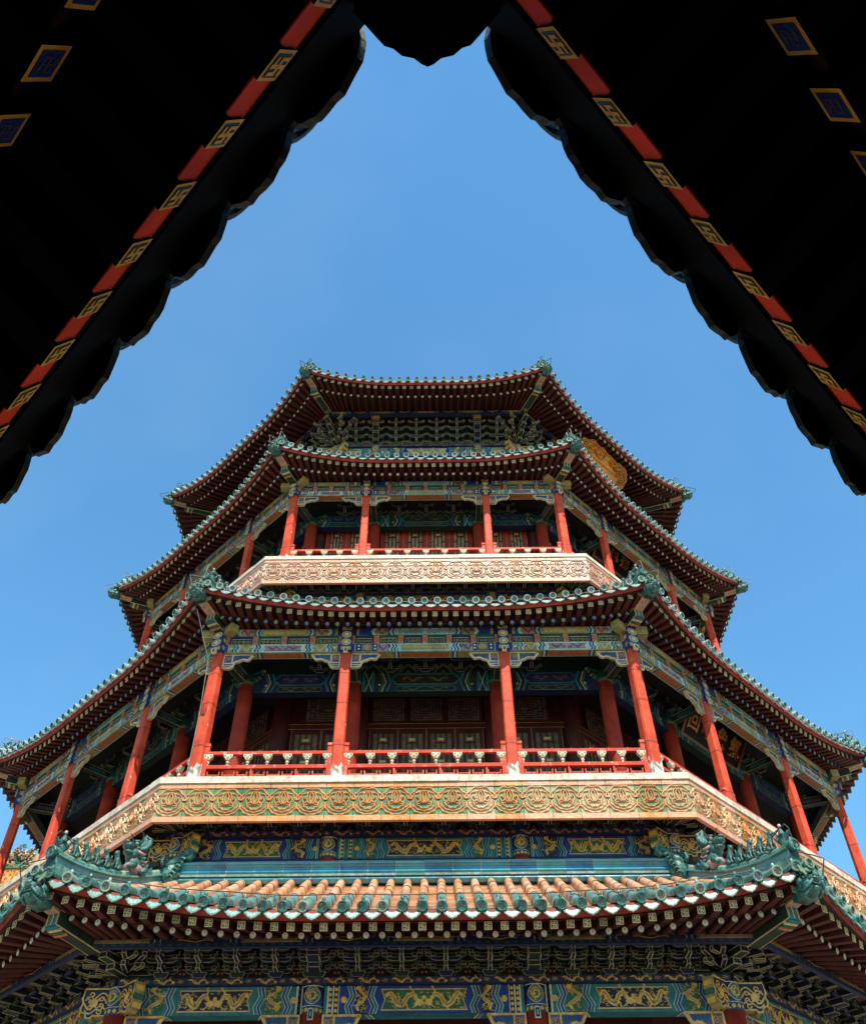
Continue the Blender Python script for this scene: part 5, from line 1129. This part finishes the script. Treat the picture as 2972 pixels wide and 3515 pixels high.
#==SPLIT==
# ================================================================== hanging name boards
def glyphs(body, size, mat, spacing=1.0):
    c = bpy.data.curves.new('t', 'FONT'); c.body = body; c.size = size; c.align_x = 'CENTER'; c.extrude = .02; c.space_character = spacing; c.offset = size*.022
    o = bpy.data.objects.new('t', c); COL.objects.link(o); dg = bpy.context.evaluated_depsgraph_get(); dg.update()
    me = bpy.data.meshes.new_from_object(o.evaluated_get(dg)); bpy.data.objects.remove(o)
    xs = [v.co.x for v in me.vertices]; ys = [v.co.y for v in me.vertices]; cx, cy = (min(xs)+max(xs))/2, (min(ys)+max(ys))/2
    for v in me.vertices: v.co.x -= cx; v.co.y -= cy
    me.materials.clear(); me.materials.append(MATS[mat]); me.polygons.foreach_set('material_index', [0]*len(me.polygons)); return me
def plaque(name, text, k, nb, zb, ntp, zt, hw, label, fancy=False):
    """board in facet k tilted forward, from (nb, zb) at its foot to (ntp, zt) at its head"""
    H = hypot(ntp-nb, zt-zb); tilt = atan2(ntp-nb, zt-zb)
    root = empty(name, (0, 0, 0), label, 'name board')
    p = RZ(k) @ Vector((0, -nb, zb)); root.location = p; root.rotation_euler = (tilt, 0, radians(45*k))   # local x right, z up the board, -y front
    b = MB(); b.box(-hw, hw, 0, .06, 0, H, 'plaque_black'); put('panel', b, root)
    f = MB(); t = .09 if not fancy else .10
    for x0, x1, z0, z1 in ((-hw-t, hw+t, -t, 0), (-hw-t, hw+t, H, H+t), (-hw-t, -hw, 0, H), (hw, hw+t, 0, H)): f.box(x0, x1, -.05, .07, z0, z1, 'plaque_frame' if not fancy else 'carved_gold')
    if fancy:
        W, HH = hw+.42, H+.42
        out = []
        for i in range(96):
            a = 2*pi*i/96; sx = abs(cos(a))**.42*(1 if cos(a) >= 0 else -1); sz = abs(sin(a))**.42*(1 if sin(a) >= 0 else -1); r = 1+.10*abs(sin(a*4.5))
            out.append((W*sx*r, H/2+(HH-H/2)*sz*r))
        f.extr([Vector((x, .05, z)) for x, z in out], (0, -.06, 0), 'carved_gold', 'carved_gold')
        P = Paint(f, .012, .01); rn = random.Random(4)
        for i in range(17):
            a = 2*pi*i/17+.12; sx = abs(cos(a))**.42*(1 if cos(a) >= 0 else -1); sz = abs(sin(a))**.42*(1 if sin(a) >= 0 else -1); c_ = (W*.93*sx, H/2+(HH-H/2)*.90*sz); r = .21+.03*(i % 3)
            f.extr([Vector((c_[0]+r*cos(2*pi*j/16), .045, c_[1]+r*sin(2*pi*j/16))) for j in range(16)], (0, -.06-.003*i, 0), 'carved_gold'); Paint.line
            Pd = Paint(f, .02+.003*i, .01); raised(Pd, [(c_[0]+r*.95*cos(2*pi*j/16), c_[1]+r*.95*sin(2*pi*j/16)) for j in range(16)], .05, .05, 'plaque_gold', 1, True); raised(Pd, [(c_[0]+r*.7*(1-j/10)*cos(j*.8), c_[1]+r*.7*(1-j/10)*sin(j*.8)) for j in range(9)], .04, .05, 'carved_gold')
        raised(P, out, .09, .05, 'carved_gold', 1, True)
        for i in range(64):
            a = rn.uniform(0, 2*pi); q = rn.uniform(.80, .97); sx = abs(cos(a))**.42*(1 if cos(a) >= 0 else -1); sz = abs(sin(a))**.42*(1 if sin(a) >= 0 else -1); cx_, cz_ = W*sx*q, H/2+(HH-H/2)*sz*q
            r = rn.uniform(.06, .13); raised(P, [(cx_+r*(1-j/11)*cos(j*.8+a), cz_+r*(1-j/11)*sin(j*.8+a)) for j in range(9)], .04, .05, 'carved_gold' if i % 3 else 'plaque_gold')
        for d in (-1, 1): raised(P, [(d*(W*.2+W*.62*j/16), HH-.14+.07*sin(j*1.1)) for j in range(17)], .09, .09, 'carved_gold')
    put('frame', f, root)
    n = len(text); st = 2*hw/n
    for i, ch in enumerate(text):   # written right to left
        me = glyphs(ch, min(st*.95, H*.95), 'plaque_gold'); o = put('character', me, root); o.rotation_euler.x = pi/2; o.location = (hw-st*(i+.5), -.012, H/2); o.scale = (.86, .98, 1)
    return root
plaque('name_board', '氣象昭回', 1, 11.05, 13.98, 11.60, 14.80, 1.32, 'black name board with four large gold characters under the second eave, dark wood frame')
plaque('name_board', '式揚風教', 1, 9.3, 21.95, 9.85, 22.95, 1.22, 'black name board with gold characters hanging behind the right columns of the upper balcony')
plaque('carved_name_board', '雲外天香', 1, 9.0, 26.75, 9.66, 27.5, .92, 'name board in a cloud edged carved golden frame under the highest eave', True)
# ================================================================== glazed ridge figures
def seated(kind):
    h = 1.0; V = [(-.06, 0, .07), (-.04, 0, .13), (.015, 0, .20), (.045, 0, .265), (.075, 0, .315), (.135, 0, .305)]; E_ = [(0,1),(1,2),(2,3),(3,4),(4,5)]; R = [.055, .052, .05, .034, .042, .022]
    def add(p, q, r): V.append(p); E_.append((q, len(V)-1)); R.append(r); return len(V)-1
    for s in (-1, 1):
        a = add((.06, s*.04, .12), 2, .024); b = add((.07, s*.045, .05), a, .016); add((.095, s*.045, .01), b, .018)
        a = add((.0, s*.065, .06), 0, .036); add((.06, s*.07, .012), a, .02)
        add((.055, s*.035, .365), 4, .014)
    a = add((-.12, 0, .10), 0, .022)
    if kind == 1: b = add((-.13, 0, .19), a, .02); add((-.10, 0, .27), b, .014)
    elif kind == 2: add((-.15, 0, .2), a, .03); add((.02, 0, .39), 4, .018)
    elif kind == 3: b = add((-.14, 0, .17), a, .018); c = add((-.09, 0, .24), b, .018); add((-.10, 0, .31), c, .012); add((.13, 0, .355), 5, .01)
    else: add((-.13, 0, .16), a, .024)
    return skin(V, E_, R, 'beast_teal', 1)
def rider():
    V = [(0, 0, .05), (.06, 0, .09), (.12, 0, .14), (.15, 0, .20), (.19, 0, .20), (-.08, 0, .10), (-.15, 0, .18), (.0, 0, .15), (.0, 0, .22), (.0, 0, .285), (.0, 0, .33)]
    E_ = [(0,1),(1,2),(2,3),(3,4),(0,5),(5,6),(0,7),(7,8),(8,9),(9,10)]; R = [.07, .06, .04, .03, .012, .05, .03, .06, .05, .038, .02]
    for s in (-1, 1):
        b = len(V); V += [(.04, s*.07, .19), (.09, s*.05, .17), (.05, s*.06, .0)]; E_ += [(8, b), (b, b+1), (0, b+2)]; R += [.025, .02, .03]
    m = skin(V, E_, R, 'beast_teal', 1); mb = MB(); mesh_into(mb, m, 'beast_teal'); mb.smooth = True; mb.ell((0, 0, .37), .03, .03, .034, 'coping', 8, 6)
    for i in range(5): a = -.6+.3*i; mb.tube([(-.08, 0, .1), (-.14, .05*sin(a*2), .18+.02*i), (-.12-.02*i, .05*a, .24)], [.025, .02, .006], 'beast_teal', 6)
    return mb.mesh('figure')
def big_dragon():
    mb = MB(); mb.smooth = True; m = 'beast_teal'
    mb.ell((0, 0, .16), .17, .13, .22, m, 12, 8); mb.ell((.08, 0, .30), .13, .12, .13, m, 12, 8); mb.ell((.21, 0, .39), .12, .10, .075, m, 12, 8); mb.ell((.19, 0, .29), .10, .09, .05, m, 10, 6); mb.ell((.30, 0, .43), .04, .07, .04, m, 8, 6)
    mb.ell((-.02, 0, .08), .22, .15, .12, 'figure_pink', 12, 8)
    for s in (-1, 1):
        mb.ell((.14, s*.085, .45), .04, .035, .04, 'glaze_pale', 8, 6); mb.tube([(.06, s*.08, .46), (.12, s*.1, .50), (.2, s*.08, .48)], [.025, .03, .012], m, 6)
        mb.tube([(.05, s*.08, .45), (.02, s*.1, .56), (.06, s*.11, .66), (.14, s*.1, .68)], [.012, .011, .010, .008], 'wire', 6)
        mb.tube([(.1, s*.12, .10), (.2, s*.13, .05), (.24, s*.12, .0)], [.05, .04, .05], m, 7); mb.tube([(-.15, s*.12, .12), (-.08, s*.16, .06), (-.02, s*.15, .0)], [.07, .055, .05], m, 7)
        for i in range(4): mb.tube([(.1-.05*i, s*.11, .33-.05*i), (.02-.05*i, s*.16, .30-.05*i), (-.06-.04*i, s*.15, .34-.04*i)], [.03, .03, .01], 'glaze_teal' if i % 2 else 'figure_pink', 6)
    for i in range(7):
        y = -.09+.03*i; mb.tube([(.02, y*.7, .40), (-.08, y, .46), (-.16, y*1.1, .56), (-.19, y*.9, .68), (-.14, y*.6, .76-.02*abs(i-3))], [.035, .045, .045, .035, .012], m, 7)
    mb.tube([(-.12, 0, .38), (-.2, 0, .5), (-.21, 0, .64), (-.15, 0, .72)], [.07, .075, .06, .02], m, 8)
    return mb.mesh('dragon_head')
def corner_dragon():
    """curled tail finial: +x towards the ridge band, tail spiral up"""
    mb = MB(); mb.smooth = True; m = 'glaze_teal'
    mb.ell((.02, 0, .2), .17, .12, .26, m, 12, 8); mb.ell((.16, 0, .16), .12, .1, .1, m, 10, 6); mb.ell((.16, 0, .30), .09, .09, .06, m, 10, 6)
    mb.tube([(-.02, 0, .28), (.06, 0, .42), (.18, 0, .52), (.30, 0, .58)], [.12, .10, .085, .085], m, 10)
    sp_ = [(.36+.12*(1-j/16)*cos(-1.9+j*.62), 0, .62+.12*(1-j/16)*sin(-1.9+j*.62)) for j in range(14)]
    for y in (-.045, .045): mb.tube([(x, y, z) for x, _, z in sp_], [.045-.0018*j for j in range(14)], m, 7)
    mb.ell((.36, 0, .62), .10, .07, .10, 'beast_teal', 10, 8)
    for s in (-1, 1):
        for i in range(6):
            a = .5*i; mb.tube([(.0+.05*i, s*.1, .04+.08*i), (.08+.04*i, s*.14, .09+.075*i), (.14+.04*i, s*.11, .06+.08*i), (.10+.04*i, s*.13, .02+.08*i)], [.03, .028, .022, .01], m if i % 2 else 'beast_teal', 6)
        mb.tube([(-.1, s*.1, .3), (-.16, s*.12, .40), (-.12, s*.1, .50), (-.2, s*.06, .52)], [.045, .04, .03, .015], 'beast_teal', 6)
    mb.tube([(-.06, 0, .42), (-.12, 0, .52), (-.08, 0, .60)], [.07, .06, .02], 'beast_teal', 7)
    return mb.mesh('corner_dragon')
FIG = [rider(), seated(0), seated(1), seated(2), seated(3), seated(0)]; DRG = big_dragon(); CDR = corner_dragon()
def hip_at(E, d, k):
    aT = E.a+E.df; n = aT-d*cos(pi/8); p = hip_point(E, n, E.htop+E.lift(n)); q = hip_point(E, n-.1, E.htop); return RZ(k) @ p, RZ(k) @ (p-q).normalized()
names = [('ridge_rider', 'rider on a bird'), ('ridge_beast', 'beast'), ('ridge_beast', 'beast'), ('ridge_beast', 'beast'), ('ridge_beast', 'beast'), ('ridge_beast', 'beast')]
ordw = ['', 'first', 'second', 'third', 'fourth', 'fifth']
for k, sd_ in ((-1, 'left'), (0, 'right')):
    for i, d in enumerate((.26, .60, .88, 1.16, 1.42, 1.70)):
        p, t = hip_at(E1, d, k)
        lab = f'small glazed rider with white head at the tip of the {sd_} lower ridge' if i == 0 else f'small seated green beast, {ordw[i]} behind the rider on the {sd_} lower ridge'
        o = top(names[i][0], FIG[i], lab, 'roof figure', f'figures walking along the {sd_} lower ridge', loc=p-Vector((0,0,.015)), rot=atan2(t.y, t.x)); o.scale = (1.0,)*3
    p, t = hip_at(E1, 2.14, k)
    o = top('ridge_dragon', DRG, f'large green and pink dragon head with swept mane on the {sd_} lower roof ridge', 'roof figure', loc=p-Vector((0,0,.06)), rot=atan2(t.y, t.x)); o.scale = (1.15,)*3
    u = -5.02 if k == -1 else 5.02
    o = top('ridge_finial', CDR, f'turquoise glazed dragon with curled spiral tail at the {sd_} end of the blue ridge', 'roof figure', loc=(u, -12.62, 8.14), rot=0 if k == -1 else pi); o.scale = (.92, .95, .92)
# small figures on the upper ridges belong to their ridges
for E, cnt, s_ in ((E2, 4, 1.05), (E3, 3, 1.0), (E4, 2, 1.0)):
    for k in (0, -1, 1, -2):
        for i in range(cnt):
            aT = E.a+E.df; d = .30+.34*i; n = aT-d*cos(pi/8); p = hip_point(E, n, E.htop-.015+E.lift(n)); o = put('ridge_figure', FIG[0 if i == 0 else 1+i % 4], E.grp[k]); o.location = p; o.rotation_euler.z = -pi/2+pi/8; o.scale = (s_,)*3
# ================================================================== lightning conductor cables
def cable(E, lab, mat, h, ks, loops, posts=True, down=None):
    mb = MB(); r = .009
    for k in ks:
        X = RZ(k); mb.X = X; us = [-E.U*.93+E.U*1.86*i/28 for i in range(29)]
        P = [Vector((u, -(E.ne(u)-.42), E.roofz(u, E.ne(u)-.42)+h+.012*sin(i*1.3))) for i, u in enumerate(us)]
        mb.tube(P, r, mat, 6)
        if posts:
            for i in range(2, 28, 3): p = P[i]; mb.tube([p-Vector((0, 0, h-.06)), p], .011, 'wire', 5); mb.ell(p-Vector((0,0,h*.4)), .014, .014, .03, 'wire', 6, 4)
    for k in loops:
        mb.X = RZ(k); rad = Vector((sin(pi/8), -cos(pi/8), 0)); aT = E.a+E.df
        c = lambda d, z: hip_point(E, aT-d, z)
        mb.tube([c(-.05, -.25)+rad*.3, c(-.12, -.02)+rad*.36, c(-.1, .12)+rad*.2, c(.02, .32), c(.06, .78), c(.12, .86), c(.42, .74), c(.52, .68), c(.6, .36)], .011, mat, 6)
        mb.tube([c(.14, .85), c(.9, .62), c(1.5, .55)], .009, mat, 6)
    if down:
        for k, pts in down: mb.X = RZ(k); mb.tube(pts, .009, mat, 6)
    mb.X = None
    return top('lightning_cable', mb, lab, 'cable')
cable(E1, 'thin metal cable on short posts running above the orange tiles of the lowest eave', 'wire', .22, (0, 1, -1), (0, -1))
C2 = 12.15*T8
cable(E2, 'pale cable looping over the corner ridge tips of the second eave', 'wire_pale', .30, (0, 1, -1), (0, -1, 1, -2), True, [(-1, [(C2+.35, -13.2, 14.7), (C2+.22, -12.55, 13.6), (C2+.12, -12.42, 12.2), (C2+.1, -12.4, 10.4)])])
cable(E3, 'pale cable looping over the corner tips of the third eave', 'wire_pale', .26, (0, 1, -1), (0, -1, 1, -2))
cable(E4, 'dark cable stretched above the tile ends of the highest eave', 'wire', .30, (0, 1, -1), (0, -1, 1, -2))
# ================================================================== dark foreground gallery roof
gal = empty('covered_walkway', (CAM.x, -29.62, -1.6), 'dark tiled walkway eaves overhead framing the sky, red boards and gold fretted rafter ends', 'walkway')
GH = 2.5; GC = Vector((CAM.x-.012, -30+.1604*GH, 0))
def gput(name, mb, **kw): o = put(name, mb, gal, **kw); o.location = -gal.location; return o
SL = tan(radians(25)); ANG = radians(43.3)
for sg, nm in ((-1, 'left'), (1, 'right')):
    d = Vector((sg*sin(ANG), cos(ANG), 0)); q = Vector((-sg*cos(ANG), sin(ANG), 0))        # along the eave, outward to the court
    def W(s, n, z): return GC + d*s + q*n + Vector((0, 0, z))
    def g(mb, pts, mat): mb.poly(pts if sg > 0 else pts[::-1], mat)
    s0 = .505 if sg < 0 else .4425; ss = [s0+.231*i for i in range(-1, 30)]
    top_s = 9.0
    # boards and tiles
    sb = MB(); sv = lambda n: (-n*tan(pi/2-ANG-0.0) if False else n*cos(ANG)/sin(ANG)*1.0)
    def edge_s(n): return n*cos(ANG)/sin(ANG)        # valley line between the two wings at depth n (n<0 inward)
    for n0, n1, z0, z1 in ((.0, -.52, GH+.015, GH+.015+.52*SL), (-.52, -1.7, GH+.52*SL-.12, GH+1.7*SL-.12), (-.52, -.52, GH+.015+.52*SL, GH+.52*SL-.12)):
        g(sb, [W(edge_s(n0), n0, z0), W(top_s, n0, z0), W(top_s, n1, z1), W(edge_s(n1), n1, z1)], 'gal_shade_black')
    g(sb, [W(edge_s(-1.7), -1.7, GH+1.7*SL-.1), W(top_s, -1.7, GH+1.7*SL-.1), W(top_s, -3.6, GH-.3), W(edge_s(-3.6), -3.6, GH-.3)], 'gal_shade_black')
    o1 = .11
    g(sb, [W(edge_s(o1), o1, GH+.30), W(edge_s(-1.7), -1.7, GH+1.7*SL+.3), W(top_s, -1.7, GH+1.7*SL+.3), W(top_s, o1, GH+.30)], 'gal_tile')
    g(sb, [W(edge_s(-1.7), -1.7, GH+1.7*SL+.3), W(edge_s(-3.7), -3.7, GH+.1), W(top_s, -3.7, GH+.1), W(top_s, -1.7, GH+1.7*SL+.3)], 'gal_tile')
    g(sb, [W(edge_s(o1), o1, GH+.27), W(top_s, o1, GH+.27), W(top_s, -.02, GH+.03), W(edge_s(-.02), -.02, GH+.03)], 'gal_shade_black')
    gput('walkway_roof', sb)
    eb = MB()
    for a, b in [(edge_s(-.01)+.02+.5*i, edge_s(-.01)+.02+.5*i+.5) for i in range(18)]:
        cA, sA = cos(radians(25)), sin(radians(25))
        def bp(s_, y_, t_): return W(s_, -.035+y_*sA+t_*cA, GH-.05+y_*cA-t_*sA)
        Q = [[bp(s_, .040, -.012), bp(s_, .070, -.012), bp(s_, .070, -.03), bp(s_, .040, -.03)] for s_ in (a, b)]
        for j in range(4): g(eb, [Q[0][j], Q[1][j], Q[1][(j+1)%4], Q[0][(j+1)%4]], 'gal_red')
        Q = [[W(s_, -.51, GH+.085), W(s_, -.48, GH+.17), W(s_, -.52, GH+.17)] for s_ in (a, b)]
        for j in range(3): g(eb, [Q[0][j], Q[1][j], Q[1][(j+1)%3], Q[0][(j+1)%3]], 'red_dark')
    gput('eave_board', eb)
    for a, b in zip(ss, ss[1:]):
        gb = MB(); p0, p1 = a+.046, b-.060; L_ = [(p0, -.05), (p1-.012, -.05), (p1-.003, -.046), (p1+.004, -.036), (p1+.012, .0), (p1+.014, .05), (p0, .05)]
        for j in range(len(L_)): pass
        F_ = [bp(x_, y_, -.009) for x_, y_ in L_]; B_ = [bp(x_, y_, -.014) for x_, y_ in L_]; q_ = len(L_)
        g(gb, F_, 'gal_red'); g(gb, B_[::-1], 'gal_shade_black')
        for j in range(q_): g(gb, [F_[j], B_[j], B_[(j+1)%q_], F_[(j+1)%q_]], 'gal_red')
        gput('closing_board', gb)
    for s_ in ss:
        h = .050
        if s_ > .15:
            mb = MB(); a = W(s_, -.035, GH-.05+.0); b = W(s_, -.62, GH-.05+.585*SL)
            mb.bar(b, a, 2*h*.96, 2*h*.96, 'gal_shade_black'); t = (a-b).normalized(); x = t.cross(Vector((0,0,1))).normalized(); y = x.cross(t)
            wan(mb, a, x*-1, y, t, h, True, 'green_dark', 'gal_gold', -1); gput('flying_rafter', mb)
        if s_ > .45:
            mb = MB(); h = .059; s_ -= .05; qb = -.465; a = W(s_, qb, GH+.0); b = W(s_, -1.65, GH+.0+(1.65+qb)*SL)
            mb.bar(b, a, 2*h*.96, 2*h*.96, 'gal_shade_black'); t = (a-b).normalized(); x = t.cross(Vector((0,0,1))).normalized(); y = x.cross(t)
            def ring(f0, f1, m, l): mb.poly([a+x*sx*h*f0+y*sy*h*f1+t*l for sx, sy in ((-1,-1),(1,-1),(1,1),(-1,1))], m)
            ring(1, 1, 'gal_gold', .001); ring(.74, .74, 'blue', .003)
            for r in ((-.05, .05, -.5, .5), (-.45, .45, -.06, .06), (-.45, -.35, 0, .45), (.35, .45, -.45, 0), (-.3, .3, .3, .4), (-.3, .3, -.4, -.3), (-.5, -.1, -.5, -.4), (.1, .5, .4, .5)): mb.poly([a+x*h*p_+y*h*q_+t*.005 for p_, q_ in ((r[0], r[2]), (r[1], r[2]), (r[1], r[3]), (r[0], r[3]))], 'purple')
            gput('eave_rafter', mb)
    # drip tiles and tile ends along the edge
    st = .335; off = .335*.62
    for i in range(27):
        if i == 0: continue
        c = off+st*i; wdt = .315; z = GH+.345; n = .10; mb = MB(); out = []
        for j in range(11): a_ = -1+2*j/10; out.append((a_*wdt/2, .03))
        out += [(.5*wdt*cos(pi*j/14), -.03-.155*sin(pi*j/14)**.75*(1+.05*cos(j*2.2+i))) for j in range(0, 15)]
        P = [W(c+p_, n+.02-r_*.27, z+r_) for p_, r_ in out]; nn = (q*.98+Vector((0, 0, .15)))*-.022
        mb.extr(P if sg > 0 else P[::-1], nn, 'gal_tile', 'gal_mid')  # edge faces painted greyer for the light they catch
        TT = [W(c-wdt*.52+wdt*1.04*j/6, n+.005, z-.052*(1-(-1+2*j/6)**2)+.012) for j in range(7)]; BB = [W(c-wdt*.52+wdt*1.04*j/6, n-.45, z+.45*SL-.052*(1-(-1+2*j/6)**2)+.012) for j in range(7)]
        mb.add(TT+BB, [(j, j+1, 8+j, 7+j) for j in range(6)], 'gal_tile'); gput('drip_tile', mb)
        mb = MB(); c += st/2; A0 = W(c, n+.045, z-.01); B0 = W(c, n-.7, z-.01+.745*SL); mb.smooth = True; mb.tube([B0, A0], .075, 'gal_mid', 12); mb.smooth = False
        t = (A0-B0).normalized(); x = d; y = x.cross(t); y = y if y.z > 0 else -y; cap_disc(mb, A0, t, x, y, .076, 'gal_mid', 'gal_edge'); gput('tile_end', mb)
    # supports out of sight
    for s_ in (2.2, 5.2, 8.2):
        mb = MB(); mb.tube([W(s_, -1.15, -1.6), W(s_, -1.15, GH+.2)], .12, 'red_dark', 14); gput('column', mb)
    mb = MB(); mb.bar(W(.6, -1.15, GH+.3), W(9, -1.15, GH+.3), .16, .22, 'gal_shade_black'); gput('walkway_beam', mb)
    mb = MB(); mb.bar(W(edge_s(-3.3), -3.3, .4), W(9, -3.3, .4), .2, 4.2, 'soffit_red'); gput('walkway_wall', mb)
# valley drip where the two wings meet
mb = MB(); out = [(-.15, .735), (-.125, .756), (-.10, .762), (-.075, .778), (-.04, .784), (-.018, .797), (0, .803), (.018, .797), (.04, .784), (.075, .778), (.10, .762), (.125, .756), (.15, .735)]
back = [(.19, .66), (.17, .40), (-.17, .40), (-.19, .66)]
out = [(x*.9, y-.025) for x, y in out]
P = [Vector((CAM.x-.005+x, -30+y, GH+.10-.35*(y-.71))) for x, y in out]+[Vector((CAM.x-.005+x, -30+y, GH+.10-.42*(y-.735))) for x, y in back]; mb.extr(P[::-1], Vector((0, .006, -.022)), 'gal_tile', 'gal_mid'); gput('valley_drip', mb)
# ================================================================== hill, far temple, ground
def structure(name, mb): o = put(name, mb); o['kind'] = 'structure'; return o
mb = MB(); mb.box(-250, 250, -250, 250, -1.75, -1.6, 'stone_ground'); structure('courtyard_paving', mb)
mb = MB(); rn = random.Random(3); NX, NY = 26, 14; P = []
for j in range(NY+1):
    for i in range(NX+1):
        x = -110+220*i/NX; y = 21+70*j/NY; z = -2+24*max(0, 1-abs(x+10)/100)*min(1, j/4)+rn.uniform(-.4, .4); P.append((x, y, z if j else -2))
mb.add(P, [(j*(NX+1)+i, j*(NX+1)+i+1, (j+1)*(NX+1)+i+1, (j+1)*(NX+1)+i) for j in range(NY) for i in range(NX)], 'hill_green'); structure('hill', mb)
tp = empty('hilltop_temple', (-38, 34, 20.1), 'far temple with flowered green and orange roof ridge, behind the tower at lower left', 'temple')
zr = 29.35; x0, x1, y0 = -52, -26.2, 30.
mb = MB(); mb.box(x0+38+1.5, x1+38-1.5, .5, 9, 0, 9.2, 'lattice_tile'); put('wall', mb, tp)
mb = MB(); zb = 9.0
for i in range(36):
    xa = x0+38+(x1-x0)*i/36; xb = x0+38+(x1-x0)*(i+1)/36-.03
    mb.extr([Vector((xa, -4, zb-1.2)), Vector((xb, -4, zb-1.2)), Vector((xb, -4, zb)), Vector((xa, -4, zb))], (0, -.1, 0), 'lattice_tile')
mb.add([(x0+38, -4.05, zb-.1), (x1+38, -4.05, zb-.1), (x1+38, 4, zb+1.1), (x0+38, 4, zb+1.1)], [(0,1,2,3)], 'orange_tile')
for i in range(60):
    xa = x0+38+(x1-x0)*i/60
    for j in range(4): mb.extr([Vector((xa+.1+(.2 if j % 2 else 0), -4.1, zb-1.0+.26*j)), Vector((xa+.28+(.2 if j % 2 else 0), -4.1, zb-1.0+.26*j)), Vector((xa+.19+(.2 if j % 2 else 0), -4.1, zb-.82+.26*j))], (0, -.02, 0), 'orange_soffit')
put('roof', mb, tp)
mb = MB(); rn = random.Random(9)
mb.box(x0+38, x1+38-1.2, -4.2, -3.6, zb, zb+.25, 'fas_green')
for i in range(420):
    x = rn.uniform(x0+38+12, x1+38-1.0); z = zb+.15+rn.uniform(0, 1.35)*(1-.12*sin(x*3)); r = rn.uniform(.12, .26)
    mb.tube([(x+r*(1-j/9)*cos(j*.8+i), -4.0-.3*rn.random(), z+r*(1-j/9)*sin(j*.8+i)) for j in range(8)], [.07-.006*j for j in range(8)], rn.choice(['fas_green', 'fas_green', 'flower_mix', 'orange_tile', 'cream', 'figure_pink']), 5)
mb.box(x0+38, x1+38-1.4, -4.0, -3.8, zb+.2, zb+1.25, 'green'); put('flowered_ridge', mb, tp)
mb = MB(); mb.smooth = True; xx = x1+38-.9
mb.tube([(xx, -4, zb-.3), (xx, -4, zb+.3), (xx, -4, zb+.8), (xx, -4, zb+1.25)], [.5, .42, .3, .16], 'flower_mix', 10); mb.ell((xx+.05, -4, zb+1.65), .24, .24, .34, 'figure_pink', 10, 8); mb.tube([(xx-.4, -4, zb+.3), (xx-.6, -4.1, zb+.7), (xx-.35, -4.2, zb+.9)], [.14, .12, .08], 'figure_pink', 7)
mb.tube([(xx+.3, -4, zb+.2), (xx+.6, -4.1, zb+.6), (xx+.3, -4.2, zb+.8)], [.14, .12, .08], 'figure_pink', 7); put('ridge_end_figure', mb, tp)
